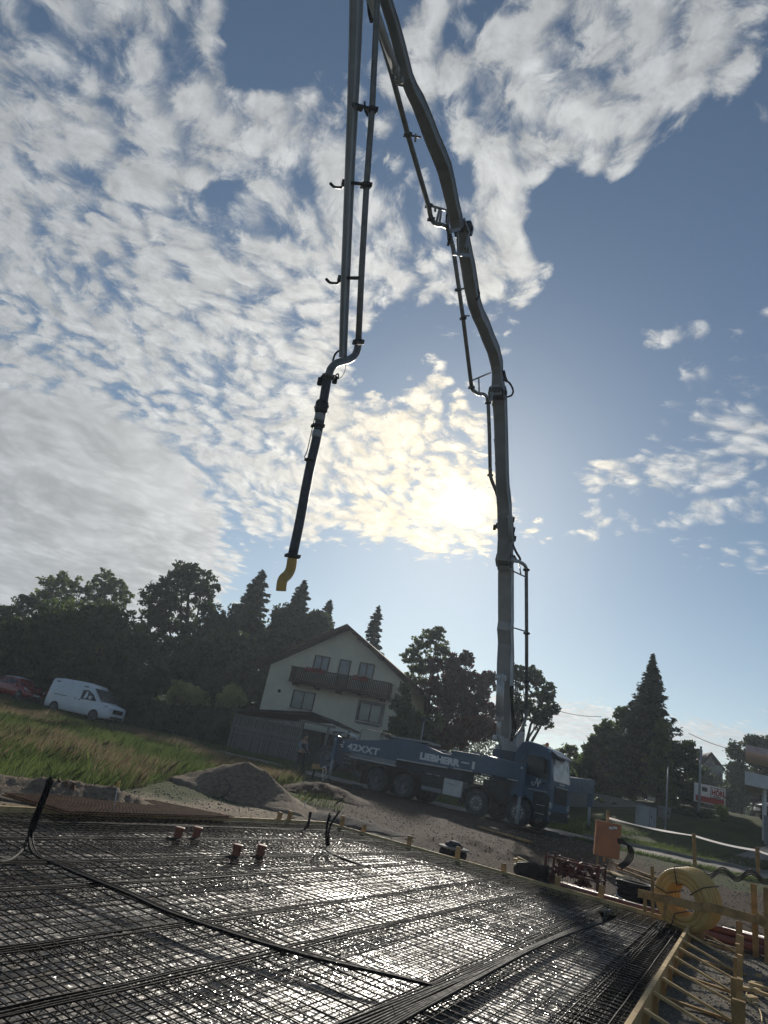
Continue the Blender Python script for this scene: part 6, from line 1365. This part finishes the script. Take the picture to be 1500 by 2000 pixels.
# wavy brown netting roll
r = empty('wavy_netting', PD(1440, 1710, 14.5), 0, 'dark wavy lattice strip at the edge of the pit on the right', 'netting'); b = MB()
def wav(t, k): 
    x = 1375+150*t; y = 1699+12*t+8*math.sin(t*17+.6)+k*9; p = PD(x, y, 15.2-1.4*t+.25*k); return p
for k in (0, .5, 1): b.tube([wav(i/60, k) for i in range(61)], .014, 5)
for i in range(61): b.tube([wav(i/60, 0), wav(i/60+.004, 1)], .010, 4)
b.build('lattice', M['rubber'], r, True)
# water stand-pipe beside the person
f = PD(608, 1525, 29.5); f.z = ZT(f.x, f.y); r = empty('hose_stand', f, 0, 'post with yellow box and pale hose coil right of the standing person', 'hose stand'); dpx = depth_of(f)
b = MB(); b.bar(f, PD(616, 1500, dpx), .09, .09, side=V(1, 0, 0)); b.build('post', M['iron'], r, True)
b = MB(); b.box(PD(617, 1497, dpx), (.34, .2, .2), Matrix.Rotation(-.2, 3, 'Y')); b.box(PD(627, 1501, dpx), (.5, .08, .06), Matrix.Rotation(.2, 3, 'Y')); b.build('box', M['wood'], r, True)
b = MB(); b.tube(spline([PD(x, y, dpx) for x, y in ((628, 1518), (631, 1508), (630, 1500), (635, 1498), (637, 1504), (636, 1512), (631, 1518), (630, 1530))]), .03, 6); b.build('hose', M['tape'], r, True)
# lamp post behind the truck
f = PD(822, 1470, 36); tpp = PD(829, 1405, 36); r = empty('street_lamp', V(f.x, f.y, ZT(f.x, f.y)), 0, 'slim pale street lamp with flat head behind the truck', 'street lamp')
b = MB(); b.cyl(V(tpp.x, tpp.y, ZT(f.x, f.y)), tpp, .05, 10, .035); b.build('pole', M['boomw'], r, True); b = MB(); b.box(tpp+V(0, 0, .05), (.62, .3, .1)); b.box(tpp+V(0, 0, -.03), (.2, .2, .08)); b.build('lamp_head', M['iron'], r, True)

# ------------------------------------------------------------------ right background
# garden wall
A = PD(1150, 1546, 39); B = PD(1262, 1571, 38.5); r = empty('garden_wall', A.lerp(B, .5), 0, 'long dark garden wall with pale coping behind the far outrigger', 'wall'); r.location.z = ZT(r.location.x, r.location.y)
b = MB(); zb = min(ZT(A.x, A.y), ZT(B.x, B.y))-.3; D2 = A-(B-A)*.6
b.prism([V(D2.x, D2.y, zb), V(B.x, B.y, zb), V(B.x, B.y, B.z-.06), V(D2.x, D2.y, D2.z-.06)], V(.05, .2, 0)); b.build('panel', M['wooddk'], r, True)
b = MB(); b.bar(D2+V(0, .1, -.02), B+V(0, .1, -.02), .28, .06, side=V(0, 1, 0)); b.build('coping', M['concrete'], r, True)
def cab_box(x0, y0, x1, y1, dep, label, m='concrete', name='utility_box'):
    tl = PD(x0, y0, dep); tr = PD(x1, y0+(x1-x0)*.2, dep); bl_ = PD(x0, y1, dep); w = (tr-tl).length; h = tl.z-bl_.z; c = tl.lerp(tr, .5); r = empty(name, V(c.x, c.y, bl_.z), 0, label, 'utility box', 'grey utility boxes')
    b = MB(); b.box((0, 0, h/2), (w, .45, h)); b.build('housing', M[m], r, bevel=.01); b = MB(); b.box((0, 0, h+.02), (w+.06, .5, .05)); b.build('lid', M['boomg'], r); b = MB(); b.box((w*.1, -.232, h/2), (.012, .01, h*.9)); b.box((w*.2, -.24, h*.55), (.03, .02, .12)); b.build('door_seam', M['iron'], r)
cab_box(1246, 1572, 1279, 1612, 33, 'large pale grey utility cabinet in front of the garden shrubs', 'boomw')
cab_box(1290, 1576, 1306, 1597, 33, 'smaller grey meter box on a post right of the large cabinet', 'concrete')
f = PD(1298, 1640, 33); b = MB(); b.bar(V(f.x, f.y, ZT(f.x, f.y)), PD(1298, 1598, 33), .2, .12, side=V(1, 0, 0)); tag(b.build('box_post', M['concrete']), 'short grey post carrying the meter box', 'post')
def pole(x, yt, yb, dep, r_, label, name='flag_pole', cat='pole', m='boomw'):
    t_ = PD(x, yt, dep); b_ = PD(x, yb, dep); b = MB(); b.cyl(V(t_.x, t_.y, min(b_.z, ZT(t_.x, t_.y))-.1), t_, r_, 10, r_*.7); b.lathe(t_, (0, 0, 1), [(0, r_*.9), (.03, r_*1.2), (.06, r_*.4)], 8); return tag(b.build(name, M[m]), label, cat)
pole(1305, 1500, 1640, 33, .04, 'thin pale pole in front of the slim light green tree')
pole(1369, 1460, 1575, 36, .07, 'pale pole rising beside the red and white sign')
# billboard
tl, tr, br, bl_ = PD(1358, 1529, 37), PD(1415, 1540, 37), PD(1414.5, 1574, 37), PD(1358, 1563, 37)
hv = (tr-tl); hv.z = 0; ang = math.atan2(hv.y, hv.x); Wb = (tr-tl).length; Hb = tl.z-bl_.z; r = empty('billboard', V(bl_.x, bl_.y, bl_.z), ang, 'white and red company sign among the shrubs at right', 'sign')
b = MB(); b.box((Wb/2, .05, Hb/2), (Wb+.1, .08, Hb+.1)); b.build('frame', M['sign'], r); b = MB(); b.box((Wb/2, .0, Hb*.66), (Wb-.04, .04, Hb*.64)); b.build('upper_panel', M['sign'], r)
b = MB(); b.box((Wb/2, .0, Hb*.17), (Wb-.04, .04, Hb*.33)); b.build('lower_panel', M['signred'], r)
b = MB()
for a_ in ((Wb*.74, -.022, Hb*.95, Wb*.44, .02), (Wb*.74, -.022, Hb*.36, Wb*.44, .02)): b.box((a_[0], a_[1], a_[2]), (a_[3], .01, .03))
b.box((Wb*.515, -.022, Hb*.655), (.03, .01, Hb*.6)); b.box((Wb*.965, -.022, Hb*.655), (.03, .01, Hb*.6)); b.build('box_outline', M['signdk'], r)
t_ = text_obj('lettering', 'HÖRL', M['signred'], .40, r, (Wb*.545, -.03, Hb*.52), (R_(90), 0, 0), .01, .70, .012)
b = MB(); b.box((Wb*.73, -.022, Hb*.44), (Wb*.26, .01, .05)); b.box((Wb*.3, -.022, Hb*.75), (Wb*.18, .01, .22)); b.build('small_print', M['signdk'], r)
b = MB(); b.box((.1, .12, -.6), (.1, .1, 2.6)); b.box((Wb-.1, .12, -.6), (.1, .1, 2.6)); b.build('leg', M['iron'], r)
# distant house
Fd = Facade(1395, 1520, 70, -14); r = Fd.root('distant_house', 'small grey gabled house with chimney far behind the sign', 'house')
ap = Fd.loc(1388, 1472); el = Fd.loc(1366, 1492); x0 = el[0]+.4; x1 = 2*ap[0]-x0
b = MB(); b.prism([V(x0, 0, -1), V(x1, 0, -1), V(x1, 0, el[1]), V(ap[0], 0, ap[1]-.2), V(x0, 0, el[1])], V(0, 8, 0)); b.build('wall', M['concrete'], r)
b = MB()
for s_ in (-1, 1):
    xe_ = ap[0]+s_*(ap[0]-el[0]+.3); b.prism([V(xe_, -.4, el[1]-.25), V(ap[0], -.4, ap[1]), V(ap[0], -.4, ap[1]+.15), V(xe_, -.4, el[1]-.08)], V(0, 9, 0))
rf2 = b.build('roof', M['rooft'], r); q = Fd.loc(1371, 1466); b = MB(); b.box((q[0], 2, q[1]-.7), (.9, .7, 1.9)); b.build('chimney', M['rooft'], rf2)
q = Fd.loc(1394, 1513); b = MB(); b.box((q[0], -.03, q[1]), (1.7, .08, 2.0)); b.build('window', M['pane'], r)
# petrol station
gq = PD(1478, 1520, 30); r = empty('petrol_station', V(gq.x, gq.y, ZT(gq.x, gq.y)), 0, 'petrol station with pink roof fascia and white canopy band at the right edge', 'building')
def slab_px(x0, y0, x1, y1, dep, depth, m, nm, slope=.10):
    a = PD(x0, y0, dep); b2 = PD(x0, y1, dep); e = PD(x1, y0+(x1-x0)*slope, dep); L_ = (e-a).length; d_ = V(e.x-a.x, e.y-a.y, 0).normalized(); b = MB()
    n_2 = V(a.x, a.y, 0).normalized(); e2 = a+d_*5
    b.prism([V(a.x, a.y, b2.z), V(e2.x, e2.y, b2.z), V(e2.x, e2.y, a.z), V(a.x, a.y, a.z)], n_2*depth); return b.build(nm, M[m], r, True)
slab_px(1456, 1454, 1500, 1466, 34, 6, 'pinkfas', 'roof_fascia', .21); slab_px(1455, 1506, 1500, 1533, 31, 5, 'lightwall', 'canopy', .2)
gl = PD(1493, 1530, 31.2); b = MB(); b.bar(V(gl.x, gl.y, ZT(gl.x, gl.y)-.2), V(gl.x, gl.y, gl.z), .13, .13, side=V(1, 0, 0)); b.build('column', M['lightwall'], r, True)
slab_px(1492, 1592, 1500, 1650, 30, 3, 'concrete', 'low_wall', .2)
gl = PD(1500, 1560, 33); b = MB(); b.box(V(gl.x+1.6, gl.y+.5, gl.z), (2.4, .1, 2.4)); b.build('shop_window', M['pane'], r, True)
# overhead cable
for (a, c, l, n_s) in ((PD(1085, 1387, 60), PD(1175, 1400, 57), 'thin overhead cable left of the big spruce', 1), (PD(1345, 1432, 55), PD(1440, 1466, 52), 'thin overhead cable right of the big spruce', 1)):
    b = MB(); b.tube([a.lerp(c, t/10)+V(0, 0, -.15*math.sin(math.pi*t/10)) for t in range(11)], .022, 5); tag(b.build('overhead_cable', M['black']), l, 'cable', 'overhead cables')

# ------------------------------------------------------------------ person
def skin_mesh(name, verts, edges, radii, m, parent, root=0, sub=2):
    me = bpy.data.meshes.new(name); me.from_pydata(verts, edges, []); o = bpy.data.objects.new(name, me); C.objects.link(o)
    md = o.modifiers.new('skin', 'SKIN'); md.use_smooth_shade = True
    for v, rd in zip(me.skin_vertices[0].data, radii): v.radius = (rd, rd) if not isinstance(rd, tuple) else rd
    me.skin_vertices[0].data[root].use_root = True
    o.modifiers.new('sub', 'SUBSURF').levels = sub; o.modifiers['sub'].render_levels = sub
    bpy.context.view_layer.update(); dg = bpy.context.evaluated_depsgraph_get()
    m2 = bpy.data.meshes.new_from_object(o.evaluated_get(dg)); bpy.data.objects.remove(o)
    for p in m2.polygons: p.use_smooth = True
    m2.materials.clear(); m2.materials.append(m); o2 = bpy.data.objects.new(name, m2); C.objects.link(o2); o2.parent = parent; return o2
pp = PD(580, 1507, 32.0); pp.z = ZT(pp.x, pp.y)
man = empty('person', pp, R_(-40), 'person in dark vest and trousers, pale sleeves, looking down at a held tool', 'person')
# local: x to the person's front, y left, z up
J = [(0, 0, .95), (.0, 0, 1.12), (.02, 0, 1.30), (.03, 0, 1.43), (.05, 0, 1.50), (.085, 0, 1.57), (.10, 0, 1.64), (.09, 0, 1.72)]
Rj = [(.15, .11), (.13, .10), (.16, .11), (.12, .09), .055, (.075, .08), (.078, .092), (.06, .07)]
E_ = [(i, i+1) for i in range(7)]
def chain(start, pts, rad):
    i0 = len(J)
    for k, (p_, rd) in enumerate(zip(pts, rad)): J.append(p_); Rj.append(rd); E_.append((start if k == 0 else i0+k-1, i0+k))
    return len(J)-1
for s in (-1, 1):
    fx = .16 if s > 0 else -.10
    a = chain(0, [(.0, .10*s, .88), (.06+fx*.3, .11*s, .50), (fx, .12*s, .09)], [.095, .062, .042]); chain(a, [(fx+.12, .13*s, .04), (fx+.19, .135*s, .03)], [.042, .03])
    w = chain(3, [(.02, .19*s, 1.42), (.04, .25*s, 1.15), (.26, .16*s, 1.02), (.31, .13*s, 1.00)], [.062, .045, .033, .036])
    for k, (dy, ln) in enumerate(((-.03, .065), (-.01, .078), (.01, .075), (.03, .06))):
        chain(w, [(.345, .13*s+dy, .99), (.345+ln*.5, .13*s+dy, .965), (.35+ln*.6, .13*s+dy, .93)], [.010, .009, .008])
    chain(w, [(.31, .13*s-.045*s, .985), (.345, .13*s-.055*s, .96)], [.011, .009])
body = skin_mesh('body', J, E_, Rj, M['skin'], man)
me = body.data
# face: nose, eyes, ears, mouth as small relief pieces in the same mesh
bm_ = MB(); bm_.smooth = True
bm_.lathe((.175, 0, 1.635), (1, 0, -.2), [(-.02, .018), (.012, .012), (.02, .004)], 8)
for s in (-1, 1): bm_.lathe((.158, .03*s, 1.66), (1, 0, 0), [(-.01, .012), (.004, .009)], 8); bm_.lathe((.09, .078*s, 1.645), (0, s, 0), [(-.01, .025), (.012, .016)], 8)
bm_.lathe((.162, 0, 1.60), (1, 0, 0), [(-.01, .024), (.003, .018)], 8); bm_.build('face', M['skin'], man)
def seg(name, idx_pts, rad, m, e=None, root=0, par=man): return skin_mesh(name, idx_pts, e or [(i, i+1) for i in range(len(idx_pts)-1)], rad, m, par, root, 1)
tr_v = [(0, 0, .97)]; tr_e = []; tr_r = [(.17, .13)]
for s in (-1, 1):
    fx = .16 if s > 0 else -.10; i0 = len(tr_v); tr_v += [(.0, .10*s, .86), (.06+fx*.3, .11*s, .50), (fx, .12*s, .10)]; tr_r += [.112, .082, .070]; tr_e += [(0, i0), (i0, i0+1), (i0+1, i0+2)]
seg('trousers', tr_v, tr_r, M['cloth'], tr_e)
seg('vest', [(0, 0, .93), (.0, 0, 1.12), (.02, 0, 1.30), (.03, 0, 1.44)], [(.175, .13), (.155, .12), (.185, .135), (.13, .10)], M['cloth'])
for s in (-1, 1):
    seg('sleeve', [(.02, .17*s, 1.42), (.04, .25*s, 1.15), (.22, .18*s, 1.04)], [.078, .062, .048], M['shirt'])
    fx = .16 if s > 0 else -.10; seg('shoe', [(fx-.03, .12*s, .06), (fx+.10, .13*s, .045), (fx+.21, .135*s, .04)], [.055, .055, .042], M['black'])
seg('hair', [(.06, 0, 1.62), (.065, 0, 1.70), (.085, 0, 1.745)], [(.08, .085), (.088, .098), (.06, .07)], M['hair'])
tool = empty('hand_tool', man.location + Matrix.Rotation(R_(-40), 3, 'Z') @ V(.42, 0, 0), R_(-40), 'long-handled dark tool held upright in front of the person', 'tool')
b = MB(); b.cyl((0, 0, .05), (-.03, 0, 1.15), .017, 8); b.build('handle', M['brownw'], tool); b = MB(); b.box((0, 0, .1), (.03, .2, .24)); b.build('blade', M['iron'], tool)

# ------------------------------------------------------------------ thin even haze, added to lift the dark tones like lens veil
hz = MB(); hz.box((0, 700, 24), (3600, 3200, 60)); hzo = hz.build('haze', M['white']); hzo.data.materials.clear()
hm = bpy.data.materials.new('haze'); hm.use_nodes = True; t = hm.node_tree; t.nodes.clear(); o_ = t.nodes.new('ShaderNodeOutputMaterial'); pvn = t.nodes.new('ShaderNodeVolumePrincipled')
pvn.inputs['Color'].default_value = (.78, .88, 1.0, 1); pvn.inputs['Density'].default_value = .0008; pvn.inputs['Anisotropy'].default_value = .35
t.links.new(pvn.outputs[0], o_.inputs['Volume']); hzo.data.materials.append(hm); tag(hzo, 'thin bluish haze added to lift the dark tones', kind='stuff')
